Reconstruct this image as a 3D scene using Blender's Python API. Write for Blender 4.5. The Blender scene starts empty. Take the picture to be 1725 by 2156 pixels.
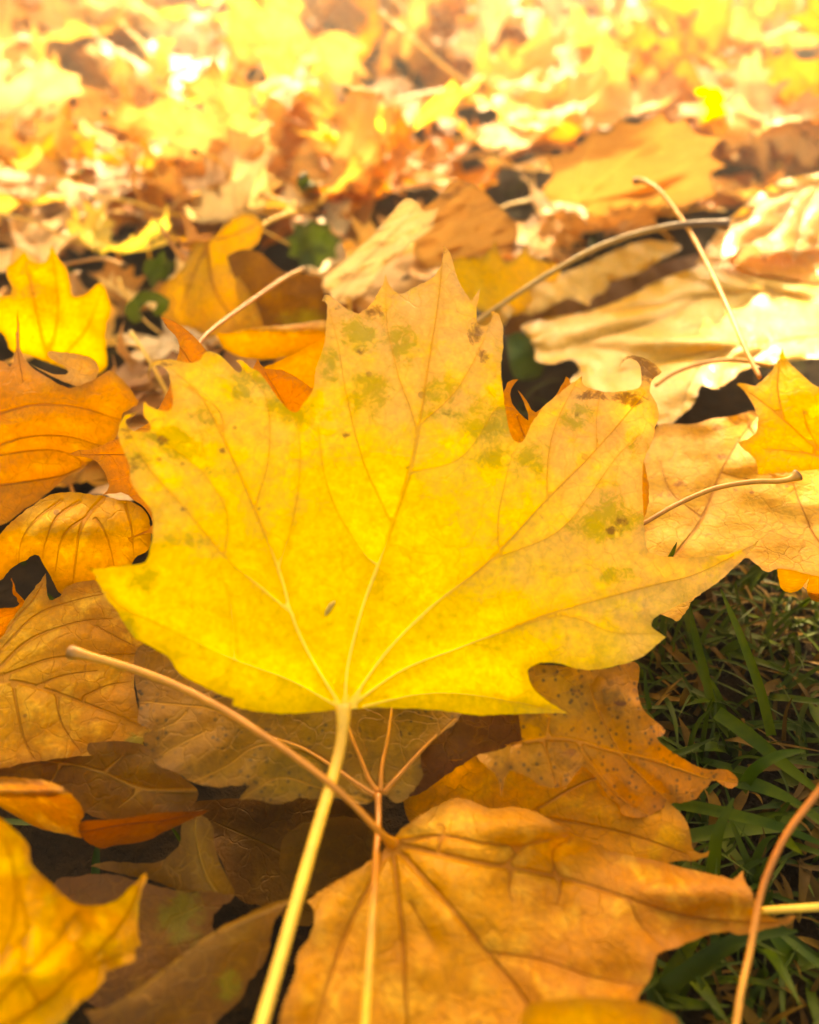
import bpy, bmesh, math, random
import numpy as np
from mathutils import Vector, geometry, noise
R = math.radians
SC = bpy.context.scene
COL = SC.collection
# ------------------------------------------------------------------ camera
CAM = np.array([0.0, 0.0, 0.18]); PITCH = R(39.5); T = math.tan(R(32))
cd = bpy.data.cameras.new('camera'); cam = bpy.data.objects.new('camera', cd); COL.objects.link(cam)
cam.location = CAM; cam.rotation_euler = (R(90) - PITCH, 0, 0)
cd.sensor_fit = 'VERTICAL'; cd.sensor_height = 36; cd.sensor_width = 28.8; cd.lens = 18 / T
cd.clip_start = 0.01; cd.clip_end = 500
cd.dof.use_dof = True; cd.dof.focus_distance = 0.20; cd.dof.aperture_fstop = 8.0
SC.camera = cam
# ------------------------------------------------------------------ light
SUN_EL, SUN_AZ = 33, -3           # azimuth from +Y towards +X
w = bpy.data.worlds.new('World'); SC.world = w; w.use_nodes = True
nt = w.node_tree; bg = nt.nodes['Background']
sky = nt.nodes.new('ShaderNodeTexSky'); sky.sky_type = 'NISHITA'; sky.sun_disc = False
sky.sun_elevation = R(SUN_EL); sky.sun_rotation = R(SUN_AZ); sky.dust_density = 3.0; sky.air_density = 0.8
nt.links.new(sky.outputs[0], bg.inputs[0]); bg.inputs[1].default_value = 0.12
ld = bpy.data.lights.new('sun', 'SUN'); ld.energy = 5.0; ld.angle = R(0.5); ld.color = (1.0, 0.95, 0.86)
sun = bpy.data.objects.new('sun', ld); COL.objects.link(sun)
sd = Vector((math.cos(R(SUN_EL)) * math.sin(R(SUN_AZ)), math.cos(R(SUN_EL)) * math.cos(R(SUN_AZ)), math.sin(R(SUN_EL))))
sun.rotation_euler = sd.to_track_quat('Z', 'Y').to_euler()
vs = SC.view_settings; vs.view_transform = 'Standard'; vs.look = 'None'; vs.gamma = 1; vs.exposure = 2.85
vs.use_white_balance = True; vs.white_balance_temperature = 16000; vs.white_balance_tint = 12
SC.cycles.max_bounces = 8; SC.cycles.diffuse_bounces = 4; SC.cycles.transmission_bounces = 6
SC.cycles.use_denoising = True
# ------------------------------------------------------------------ projection helpers (photo pixel -> place)
FW = np.array([0, math.cos(PITCH), -math.sin(PITCH)]); UP = np.array([0, math.sin(PITCH), math.cos(PITCH)])
RT = np.array([1.0, 0, 0])
def rays(p):
    p = np.asarray(p, float)
    X = (p[..., 0] - 862.5) / 1078 * T; Y = (1078 - p[..., 1]) / 1078 * T
    return FW + X[..., None] * RT + Y[..., None] * UP
def at(px, py, z):
    d = rays([px, py]); return CAM + d * ((z - CAM[2]) / d[2])
def project(P):
    v = np.asarray(P) - CAM; dz = v @ FW
    return 862.5 + (v @ RT) / dz / T * 1078, 1078 - (v @ UP) / dz / T * 1078, dz
def tag(o, label=None, cat=None, group=None, kind=None):
    if label: o['label'] = label
    if cat: o['category'] = cat
    if group: o['group'] = group
    if kind: o['kind'] = kind
# ------------------------------------------------------------------ materials
class NB:
    def __init__(s, name):
        s.m = bpy.data.materials.new(name); s.m.use_nodes = True; s.t = s.m.node_tree; s.n = s.t.nodes
        s.n.clear(); s.out = s.n.new('ShaderNodeOutputMaterial')
    def new(s, ty, **kw):
        n = s.n.new(ty)
        for k, v in kw.items(): setattr(n, k, v)
        return n
    def link(s, a, b): s.t.links.new(a, b)
    def val(s, node, i, v):
        if hasattr(v, 'is_linked') or hasattr(v, 'links'): s.link(v, node.inputs[i])
        else: node.inputs[i].default_value = v
    def math(s, op, a, b=0.0, c=0.0, clamp=False):
        n = s.new('ShaderNodeMath', operation=op, use_clamp=clamp)
        s.val(n, 0, a); s.val(n, 1, b); s.val(n, 2, c); return n.outputs[0]
    def mix(s, f, a, b, mode='MIX'):
        n = s.new('ShaderNodeMix', data_type='RGBA', blend_type=mode)
        s.val(n, 0, f); s.val(n, 6, a if hasattr(a, 'links') else (*a, 1)); s.val(n, 7, b if hasattr(b, 'links') else (*b, 1))
        return n.outputs[2]
    def ramp(s, x, lo, hi):
        n = s.new('ShaderNodeMapRange', interpolation_type='SMOOTHSTEP')
        s.val(n, 0, x); n.inputs[1].default_value = lo; n.inputs[2].default_value = hi
        return n.outputs[0]
    def noise(s, vec, scale, detail=3, rough=0.55, dist=0.0):
        n = s.new('ShaderNodeTexNoise'); s.link(vec, n.inputs['Vector'])
        n.inputs['Scale'].default_value = scale; n.inputs['Detail'].default_value = detail
        n.inputs['Roughness'].default_value = rough; n.inputs['Distortion'].default_value = dist
        return n.outputs[0]
    def attr(s, name):
        n = s.new('ShaderNodeAttribute', attribute_name=name); return n.outputs['Fac']

def leafmat(name, inner, outer, patch, vein, brown=(0.16, 0.055, 0.008), stain=(0.20, 0.17, 0.008), patch_amt=0.5, speck=0.5,
            trans=0.42, rough=0.5, spec=0.3, edge_amt=0.4, vein_amt=0.75, inner_vein=None, mottle=0.0, bump=1.0, tsat=1.0, scale=1.0, stain_amt=.7, r0=.15, r1=.85):
    b = NB(name)
    uv = b.new('ShaderNodeUVMap'); oi = b.new('ShaderNodeObjectInfo')
    cmb = b.new('ShaderNodeCombineXYZ'); b.link(b.math('MULTIPLY', oi.outputs['Random'], 3.7), cmb.inputs[2])
    va = b.new('ShaderNodeVectorMath', operation='ADD'); b.link(uv.outputs[0], va.inputs[0]); b.link(cmb.outputs[0], va.inputs[1])
    v = va.outputs[0]
    rad = b.attr('rad'); vr = b.attr('vr'); ed = b.attr('edge'); st = b.attr('st'); br = b.attr('br')
    n1 = b.noise(v, 45 * scale, 5, 0.6); n2 = b.noise(v, 140 * scale, 4, 0.65, 0.3); n3 = b.noise(v, 700, 3, 0.6)
    f = b.ramp(b.math('ADD', rad, b.math('MULTIPLY', b.math('SUBTRACT', n1, 0.5), 0.9)), r0, r1)
    c = b.mix(f, inner, outer)
    c = b.mix(b.math('MULTIPLY', b.ramp(n2, 0.48, 0.68), patch_amt), c, patch)
    # fine grain of the tissue
    g = b.math('MULTIPLY_ADD', n3, 0.8, 0.6); gc = b.new('ShaderNodeCombineColor')
    for i in range(3): b.link(g, gc.inputs[i])
    c = b.mix(1.0, c, gc.outputs[0], 'MULTIPLY')
    # brown margin
    e = b.math('SUBTRACT', 1.0, b.ramp(b.math('ADD', ed, b.math('MULTIPLY', n2, -3.0)), -1.6, 1.6))
    c = b.mix(b.math('MULTIPLY', e, edge_amt), c, brown)
    # olive stains and brown rot with shapes of their own
    n4 = b.noise(v, 330 * scale, 6, 0.75, 0.8)
    nn = b.math('ADD', b.math('MULTIPLY', b.math('SUBTRACT', n2, 0.5), 1.5), b.math('MULTIPLY', b.math('SUBTRACT', n4, 0.5), 2.6))
    s1 = b.ramp(b.math('ADD', st, b.math('MULTIPLY', nn, b.ramp(st, 0.02, 0.5))), 0.24, 0.98)
    c = b.mix(b.math('MULTIPLY', s1, stain_amt), c, stain)
    s2 = b.ramp(b.math('ADD', br, b.math('MULTIPLY', nn, b.ramp(br, 0.02, 0.5))), 0.4, 1.0)
    c = b.mix(b.math('MULTIPLY', s2, 0.85), c, brown)
    # small specks
    vo = b.new('ShaderNodeTexVoronoi'); b.link(v, vo.inputs['Vector']); vo.inputs['Scale'].default_value = 190
    vr_ = vo.outputs['Distance']; gate = b.ramp(b.noise(v, 60, 2), 0.5, 0.62)
    sepc = b.new('ShaderNodeSeparateColor'); b.link(vo.outputs['Color'], sepc.inputs[0])
    rr = b.math('MULTIPLY', sepc.outputs[0], 0.16)
    sp = b.math('LESS_THAN', vr_, rr)
    sp = b.math('MULTIPLY', sp, b.math('MULTIPLY', gate, speck))
    c = b.mix(sp, c, brown)
    if mottle > 0:
        v2 = b.new('ShaderNodeTexVoronoi'); b.link(v, v2.inputs['Vector']); v2.inputs['Scale'].default_value = 640
        m_ = b.math('MULTIPLY', b.math('SUBTRACT', 1.0, b.ramp(v2.outputs['Distance'], 0.15, 0.36)), b.ramp(b.noise(v, 75, 4), 0.36, 0.5))
        c = b.mix(b.math('MULTIPLY', m_, mottle), c, (0.035, 0.022, 0.004))
    # fine net of veinlets
    ve = b.new('ShaderNodeTexVoronoi', feature='DISTANCE_TO_EDGE')
    dn = b.new('ShaderNodeTexNoise'); b.link(v, dn.inputs['Vector']); dn.inputs['Scale'].default_value = 160
    dv = b.new('ShaderNodeVectorMath', operation='MULTIPLY_ADD'); b.link(dn.outputs['Color'], dv.inputs[0]); dv.inputs[1].default_value = (.006,) * 3; b.link(v, dv.inputs[2])
    b.link(dv.outputs[0], ve.inputs['Vector']); ve.inputs['Scale'].default_value = 200
    net = b.math('SUBTRACT', 1.0, b.ramp(ve.outputs['Distance'], 0.0, 0.055))
    netm = b.math('MULTIPLY', net, b.math('MULTIPLY', b.ramp(n1, 0.35, 0.65), 0.42 * vein_amt))
    c = b.mix(netm, c, vein)
    halo = b.math('SUBTRACT', 1.0, b.ramp(vr, 0.5, 9.0)); c = b.mix(b.math('MULTIPLY', b.math('MULTIPLY', halo, b.ramp(n1, .38, .62)), .45 * vein_amt), c, vein)
    vfac = b.math('SUBTRACT', 1.0, b.ramp(vr, 0.25, 1.15))
    vc = vein
    if inner_vein: vc = b.mix(b.ramp(rad, 0.26, 0.42), inner_vein, vein)
    c = b.mix(b.math('MULTIPLY', vfac, vein_amt), c, vc)
    # per-leaf variation
    hs = b.new('ShaderNodeHueSaturation'); b.link(c, hs.inputs['Color'])
    b.link(b.math('MULTIPLY_ADD', oi.outputs['Random'], 0.020, 0.494), hs.inputs['Hue'])
    b.link(b.math('MULTIPLY_ADD', oi.outputs['Random'], 0.3, 0.85), hs.inputs['Value'])
    c = hs.outputs[0]
    # bump
    hgt = b.math('ADD', b.math('MULTIPLY', net, -0.2), b.math('MULTIPLY', n2, 1.2))
    hgt = b.math('ADD', hgt, b.math('MULTIPLY', vfac, -1.1)); hgt = b.math('ADD', hgt, b.math('MULTIPLY', n3, 0.3))
    bp = b.new('ShaderNodeBump'); b.link(hgt, bp.inputs['Height']); bp.inputs['Strength'].default_value = 0.75 * bump; bp.inputs['Distance'].default_value = 0.0008
    p = b.new('ShaderNodeBsdfPrincipled'); b.link(c, p.inputs['Base Color']); p.inputs['Specular IOR Level'].default_value = spec
    b.link(b.math('MULTIPLY_ADD', n2, 0.3, rough - 0.12), p.inputs['Roughness'])
    b.link(bp.outputs[0], p.inputs['Normal'])
    tr = b.new('ShaderNodeBsdfTranslucent')
    gm = b.new('ShaderNodeHueSaturation'); b.link(c, gm.inputs['Color']); gm.inputs['Saturation'].default_value = tsat; gm.inputs['Value'].default_value = 1.25
    b.link(gm.outputs[0], tr.inputs['Color']); b.link(bp.outputs[0], tr.inputs['Normal'])
    mx = b.new('ShaderNodeMixShader'); mx.inputs[0].default_value = trans
    b.link(p.outputs[0], mx.inputs[1]); b.link(tr.outputs[0], mx.inputs[2]); b.link(mx.outputs[0], b.out.inputs[0])
    return b.m
def stalkmat(name, c1, c2, trans=0.0):
    b = NB(name)
    tc = b.new('ShaderNodeTexCoord'); n = b.noise(tc.outputs['Object'], 260, 4, 0.6); n2 = b.noise(tc.outputs['Object'], 40, 2)
    rad = b.attr('along')
    c = b.mix(b.ramp(b.math('ADD', rad, b.math('MULTIPLY', b.math('SUBTRACT', n2, 0.5), .5)), 0.35, 0.95), c1, c2)
    c = b.mix(b.math('MULTIPLY', b.ramp(rad, .965, .995), .7), c, (0.07, 0.03, 0.01)); c = b.mix(b.math('MULTIPLY', b.ramp(n2, .55, .7), .35), c, (0.2, 0.08, 0.012))
    g = b.math('MULTIPLY_ADD', n, 1.0, 0.45); gc = b.new('ShaderNodeCombineColor')
    for i in range(3): b.link(g, gc.inputs[i])
    c = b.mix(1.0, c, gc.outputs[0], 'MULTIPLY')
    p = b.new('ShaderNodeBsdfPrincipled'); b.link(c, p.inputs['Base Color']); p.inputs['Roughness'].default_value = 0.4
    p.inputs['Subsurface Weight'].default_value = 0.0
    bp = b.new('ShaderNodeBump'); b.link(n, bp.inputs['Height']); bp.inputs['Strength'].default_value = 0.4; bp.inputs['Distance'].default_value = 0.0004
    b.link(bp.outputs[0], p.inputs['Normal']); b.link(p.outputs[0], b.out.inputs[0]); return b.m
def simplemat(name, c1, c2, scale, rough=0.9, trans=0.0, bump=0.0, rnd=0.0):
    b = NB(name); tc = b.new('ShaderNodeTexCoord'); n = b.noise(tc.outputs['Object'], scale, 6, 0.65)
    c = b.mix(b.ramp(n, 0.35, 0.65), c1, c2)
    p = b.new('ShaderNodeBsdfPrincipled'); p.inputs['Roughness'].default_value = rough; p.inputs['Specular IOR Level'].default_value = 0.12
    if bump:
        bp = b.new('ShaderNodeBump'); b.link(n, bp.inputs['Height']); bp.inputs['Distance'].default_value = bump; b.link(bp.outputs[0], p.inputs['Normal'])
    b.link(c, p.inputs['Base Color'])
    if trans:
        tr = b.new('ShaderNodeBsdfTranslucent'); b.link(c, tr.inputs['Color']); mx = b.new('ShaderNodeMixShader'); mx.inputs[0].default_value = trans
        b.link(p.outputs[0], mx.inputs[1]); b.link(tr.outputs[0], mx.inputs[2]); b.link(mx.outputs[0], b.out.inputs[0])
    else: b.link(p.outputs[0], b.out.inputs[0])
    return b.m
M = {}
M['hero'] = leafmat('golden_leaf', (0.88, 0.58, 0.003), (0.80, 0.42, 0.11), (0.84, 0.55, 0.012), (0.60, 0.28, 0.03), patch_amt=0.55, inner_vein=(0.97, 0.80, 0.18), trans=0.5, edge_amt=0.25, tsat=1.05, rough=0.45, vein_amt=0.62, stain=(0.34, 0.27, 0.008), stain_amt=.8, r0=.25, r1=.98, bump=.7)
M['gold'] = leafmat('yellow_leaf', (0.80, 0.44, 0.01), (0.76, 0.36, 0.02), (0.85, 0.52, 0.03), (0.45, 0.17, 0.01), trans=0.5)
M['lemon'] = leafmat('lemon_leaf', (0.84, 0.55, 0.01), (0.82, 0.52, 0.02), (0.85, 0.5, 0.03), (0.7, 0.4, 0.01), trans=0.55, speck=0.1)
M['orange'] = leafmat('orange_leaf', (0.62, 0.20, 0.004), (0.56, 0.16, 0.003), (0.70, 0.30, 0.012), (0.36, 0.09, 0.004), trans=0.45)
M['red'] = leafmat('rust_leaf', (0.60, 0.14, 0.006), (0.55, 0.12, 0.005), (0.62, 0.2, 0.01), (0.3, 0.06, 0.004), trans=0.42, vein_amt=0.5)
M['tan'] = leafmat('tan_leaf', (0.60, 0.235, 0.006), (0.49, 0.155, 0.003), (0.74, 0.36, 0.035), (0.42, 0.13, 0.008), patch_amt=0.8, trans=0.36, speck=0.7)
M['amber'] = leafmat('amber_leaf', (0.68, 0.28, 0.004), (0.58, 0.20, 0.003), (0.78, 0.42, 0.012), (0.40, 0.13, 0.004), patch_amt=.7, trans=.42, speck=.7)
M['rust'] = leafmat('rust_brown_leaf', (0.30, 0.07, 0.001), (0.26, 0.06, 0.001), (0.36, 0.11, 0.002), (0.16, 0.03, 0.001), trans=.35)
M['blotched'] = leafmat('blotched_leaf', (0.78, 0.42, 0.035), (0.74, 0.36, 0.03), (0.70, 0.30, 0.02), (0.45, 0.15, 0.008), patch_amt=0.7, trans=0.36, speck=0.9, brown=(.34, .10, .006))
M['pale'] = leafmat('pale_leaf', (0.78, 0.44, 0.075), (0.70, 0.34, 0.03), (0.80, 0.48, 0.12), (0.42, 0.16, 0.015), patch_amt=0.7, trans=0.34, rough=0.32, spec=0.6, speck=0.4, vein_amt=0.75)
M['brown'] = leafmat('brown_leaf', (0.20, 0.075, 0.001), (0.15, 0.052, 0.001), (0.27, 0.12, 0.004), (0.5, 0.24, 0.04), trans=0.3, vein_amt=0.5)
M['husk'] = simplemat('husk', (0.55, 0.38, 0.08), (0.3, 0.16, 0.03), 900, 0.4)
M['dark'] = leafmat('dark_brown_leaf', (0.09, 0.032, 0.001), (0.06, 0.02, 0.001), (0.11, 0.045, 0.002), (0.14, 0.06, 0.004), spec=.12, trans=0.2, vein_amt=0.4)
M['olive'] = leafmat('olive_leaf', (0.20, 0.105, 0.001), (0.25, 0.10, 0.002), (0.11, 0.058, 0.001), (0.52, 0.24, 0.03), trans=0.35, mottle=0.8, speck=0.8)
M['speckled'] = leafmat('speckled_leaf', (0.38, 0.18, 0.005), (0.52, 0.17, 0.004), (0.18, 0.075, 0.003), (0.60, 0.24, 0.02), trans=0.35, mottle=0.75, speck=0.9, patch_amt=0.8, brown=(0.14, 0.04, 0.006), edge_amt=0.2)
M['stalk_yellow'] = stalkmat('yellow_stalk', (0.80, 0.43, 0.05), (0.84, 0.49, 0.08))
M['stalk_turning'] = stalkmat('turning_stalk', (0.46, 0.15, 0.012), (0.76, 0.42, 0.03))
M['stalk_orange'] = stalkmat('orange_stalk', (0.50, 0.17, 0.012), (0.58, 0.24, 0.02))
M['stalk_red'] = stalkmat('rust_stalk', (0.50, 0.15, 0.02), (0.6, 0.25, 0.03))
M['stalk_brown'] = stalkmat('brown_stalk', (0.42, 0.22, 0.04), (0.10, 0.045, 0.015))
M['soil'] = simplemat('soil', (0.006, 0.003, 0.0008), (0.018, 0.009, 0.002), 120, 0.98, bump=0.004)
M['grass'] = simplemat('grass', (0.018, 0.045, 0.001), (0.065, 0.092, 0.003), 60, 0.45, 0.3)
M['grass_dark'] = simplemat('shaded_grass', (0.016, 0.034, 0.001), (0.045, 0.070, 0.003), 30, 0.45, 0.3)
M['straw'] = simplemat('straw', (0.13, 0.066, 0.006), (0.05, 0.024, 0.002), 60, 0.6, 0.2)
M['green'] = leafmat('green_leaf', (0.045, 0.085, 0.006), (0.06, 0.10, 0.008), (0.09, 0.12, 0.01), (0.10, 0.14, 0.02), brown=(0.05, 0.04, 0.01), trans=0.25, speck=0.2)
F_ = dict(trans=.36, speck=.3, vein_amt=.6)  # far leaves: paled colours imitate the bright wash over the background
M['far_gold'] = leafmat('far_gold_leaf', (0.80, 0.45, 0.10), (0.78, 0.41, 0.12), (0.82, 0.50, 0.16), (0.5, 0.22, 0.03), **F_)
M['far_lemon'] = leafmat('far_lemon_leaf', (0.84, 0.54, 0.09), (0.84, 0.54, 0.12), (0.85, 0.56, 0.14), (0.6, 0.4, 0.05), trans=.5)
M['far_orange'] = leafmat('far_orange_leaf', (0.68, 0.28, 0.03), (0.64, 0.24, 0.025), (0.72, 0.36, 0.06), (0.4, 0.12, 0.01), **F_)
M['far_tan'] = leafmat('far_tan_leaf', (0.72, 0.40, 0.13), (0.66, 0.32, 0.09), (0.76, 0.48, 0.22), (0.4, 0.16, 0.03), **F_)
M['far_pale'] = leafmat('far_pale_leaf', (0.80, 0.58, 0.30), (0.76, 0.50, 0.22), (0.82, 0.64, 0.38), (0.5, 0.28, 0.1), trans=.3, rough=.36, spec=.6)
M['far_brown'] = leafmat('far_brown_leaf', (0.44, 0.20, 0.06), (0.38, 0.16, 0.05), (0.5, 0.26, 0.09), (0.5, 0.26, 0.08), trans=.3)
M['crown'] = simplemat('crown_foliage', (0.5, 0.25, 0.02), (0.6, 0.35, 0.02), 8, 0.6, 0.3)
M['bark'] = simplemat('bark', (0.05, 0.035, 0.025), (0.14, 0.10, 0.07), 25, 0.9, bump=0.02)
# ------------------------------------------------------------------ outline and mesh helpers
def smooth(pts, step):
    """pts: list of (x,y) or (x,y,'c'); Catmull-Rom except at corners; returns a closed ring."""
    n = len(pts); P = np.array([p[:2] for p in pts], float); cor = [len(p) > 2 for p in pts]
    out = []
    for i in range(n):
        p1, p2 = P[i], P[(i + 1) % n]
        p0 = P[i - 1] if not cor[i] else p1 - (p2 - p1) * 0.6
        p3 = P[(i + 2) % n] if not cor[(i + 1) % n] else p2 + (p2 - p1) * 0.6
        L = np.linalg.norm(p2 - p1); k = max(1, int(math.ceil(L / step)))
        for j in range(k):
            t = j / k
            out.append(0.5 * ((2 * p1) + (-p0 + p2) * t + (2 * p0 - 5 * p1 + 4 * p2 - p3) * t * t + (-p0 + 3 * p1 - 3 * p2 + p3) * t ** 3))
    return np.array(out)
def openspline(pts, step):
    P = np.array(pts, float)[:, :2] if len(pts[0]) == 2 else np.array(pts, float)
    out = []; n = len(P)
    for i in range(n - 1):
        p1, p2 = P[i], P[i + 1]; p0 = P[i - 1] if i else 2 * p1 - p2; p3 = P[i + 2] if i + 2 < n else 2 * p2 - p1
        k = max(1, int(math.ceil(np.linalg.norm((p2 - p1)[:3]) / step)))
        for j in range(k):
            t = j / k
            out.append(0.5 * ((2 * p1) + (-p0 + p2) * t + (2 * p0 - 5 * p1 + 4 * p2 - p3) * t * t + (-p0 + 3 * p1 - 3 * p2 + p3) * t ** 3))
    out.append(P[-1]); return np.array(out)
def inside(poly, pts):
    x, y = pts[:, 0], pts[:, 1]; c = np.zeros(len(pts), bool); q = np.roll(poly, -1, 0)
    for (x1, y1), (x2, y2) in zip(poly, q):
        if y1 == y2: continue
        m = ((y1 > y) != (y2 > y)); c ^= m & (x < (x2 - x1) * (y - y1) / (y2 - y1) + x1)
    return c
def mind(pts, q):
    out = np.full(len(pts), 1e9)
    for i in range(0, len(q), 64): 
        d = np.hypot(pts[:, None, 0] - q[None, i:i + 64, 0], pts[:, None, 1] - q[None, i:i + 64, 1]).min(1); out = np.minimum(out, d)
    return out
def segdist(pts, veins):
    """distance to vein polylines divided by local half-width, and raw distance"""
    r = np.full(len(pts), 60.0); raw = np.full(len(pts), 1.0)
    for pl, wd in veins:
        n = len(pl) - 1
        for i in range(n):
            a, b = pl[i], pl[i + 1]; ab = b - a; L = ab @ ab
            if L < 1e-16: continue
            t = np.clip(((pts - a) @ ab) / L, 0, 1); d = np.hypot(*(pts - a - t[:, None] * ab).T)
            ww = wd * (1.0 - 0.72 * (i + t) / n); r = np.minimum(r, d / ww); raw = np.minimum(raw, d)
    return r, raw
def fill(ring, veinpts, cell, seed=0):
    rng = np.random.default_rng(seed)
    lo, hi = ring.min(0), ring.max(0)
    gx, gy = np.meshgrid(np.arange(lo[0], hi[0], cell), np.arange(lo[1], hi[1], cell * 0.866))
    gx = gx + (np.arange(gx.shape[0]) % 2)[:, None] * cell * 0.5
    g = np.stack([gx.ravel(), gy.ravel()], 1) + rng.uniform(-.12, .12, (gx.size, 2)) * cell
    g = g[inside(ring, g)]; g = g[mind(g, ring) > cell * 0.5]
    co = [Vector(p) for p in ring]; nr = len(co); edges = []
    for pl in veinpts:
        m = inside(ring, pl) & (mind(pl, ring) > cell * 0.4); prev = None
        for p, ok in zip(pl, m):
            if not ok: prev = None; continue
            co.append(Vector(p)); 
            if prev is not None: edges.append((prev, len(co) - 1))
            prev = len(co) - 1
    if len(co) > nr:
        vp = np.array([tuple(c) for c in co[nr:]]); g = g[mind(g, vp) > cell * 0.45]
    co += [Vector(p) for p in g]
    vs_, es, fs, *_ = geometry.delaunay_2d_cdt(co, edges, [list(range(nr))], 1, 1e-7)
    return np.array([tuple(v) for v in vs_]), [tuple(f) for f in fs]
def vnoise(p, s, seed):
    return np.array([noise.noise(Vector((x * s + seed * 7.3, y * s - seed * 3.1, seed * 1.7))) for x, y in p])
def make_mesh(name, V, F, uv, attrs, mat):
    me = bpy.data.meshes.new(name); me.from_pydata([tuple(v) for v in V], [], F); me.update()
    ul = me.uv_layers.new(name='UVMap'); li = np.empty(len(me.loops), np.int32); me.loops.foreach_get('vertex_index', li)
    ul.data.foreach_set('uv', np.asarray(uv, np.float32)[li].ravel())
    for k, a in attrs.items():
        at_ = me.attributes.new(k, 'FLOAT', 'POINT'); at_.data.foreach_set('value', np.asarray(a, np.float32))
    me.polygons.foreach_set('use_smooth', [True] * len(me.polygons)); me.materials.append(mat); return me
def link(name, me, parent=None):
    o = bpy.data.objects.new(name, me); COL.objects.link(o)
    if parent: o.parent = parent
    return o
def tube(name, P, r0, r1, mat, parent=None, seg=10, bulge_end=0.0, wob=0.0, bulge_start=0.0):
    P = np.asarray(P, float); n = len(P); V = []; F = []; al = []
    for i in range(n):
        t = P[min(i + 1, n - 1)] - P[max(i - 1, 0)]; t /= np.linalg.norm(t) + 1e-12
        a = np.cross(t, (0, 0, 1.0)); a /= np.linalg.norm(a) + 1e-9; b_ = np.cross(a, t); s = i / (n - 1)
        r = r0 + (r1 - r0) * s
        if bulge_end: r += bulge_end * math.exp(-((1 - s) / 0.045) ** 2)
        if bulge_start: r += bulge_start * math.exp(-(s / 0.05) ** 2)
        for k in range(seg):
            th = 2 * math.pi * k / seg; rr = r * (1 + wob * math.sin(3 * th + i * .7) + wob * noise.noise(Vector((i * .35, k, 3))))
            V.append(P[i] + (a * math.cos(th) + b_ * math.sin(th)) * rr); al.append(s)
    for i in range(n - 1):
        for k in range(seg):
            F.append((i * seg + k, i * seg + (k + 1) % seg, (i + 1) * seg + (k + 1) % seg, (i + 1) * seg + k))
    F.append(tuple(range(seg))[::-1]); F.append(tuple((n - 1) * seg + k for k in range(seg)))
    me = bpy.data.meshes.new(name); me.from_pydata([tuple(v) for v in V], [], F); me.update()
    a_ = me.attributes.new('along', 'FLOAT', 'POINT'); a_.data.foreach_set('value', np.array(al, np.float32))
    me.polygons.foreach_set('use_smooth', [True] * len(F)); me.materials.append(mat)
    return link(name, me, parent)
def pixstalk(pts, r0, r1, mat, parent, **kw):
    P = np.array([at(*p) for p in pts]); off = np.array(parent.location) if parent else 0
    P = openspline(P, 0.0015)
    return tube('leaf_stalk', P - off, r0, r1, M[mat], parent, **kw)
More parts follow.
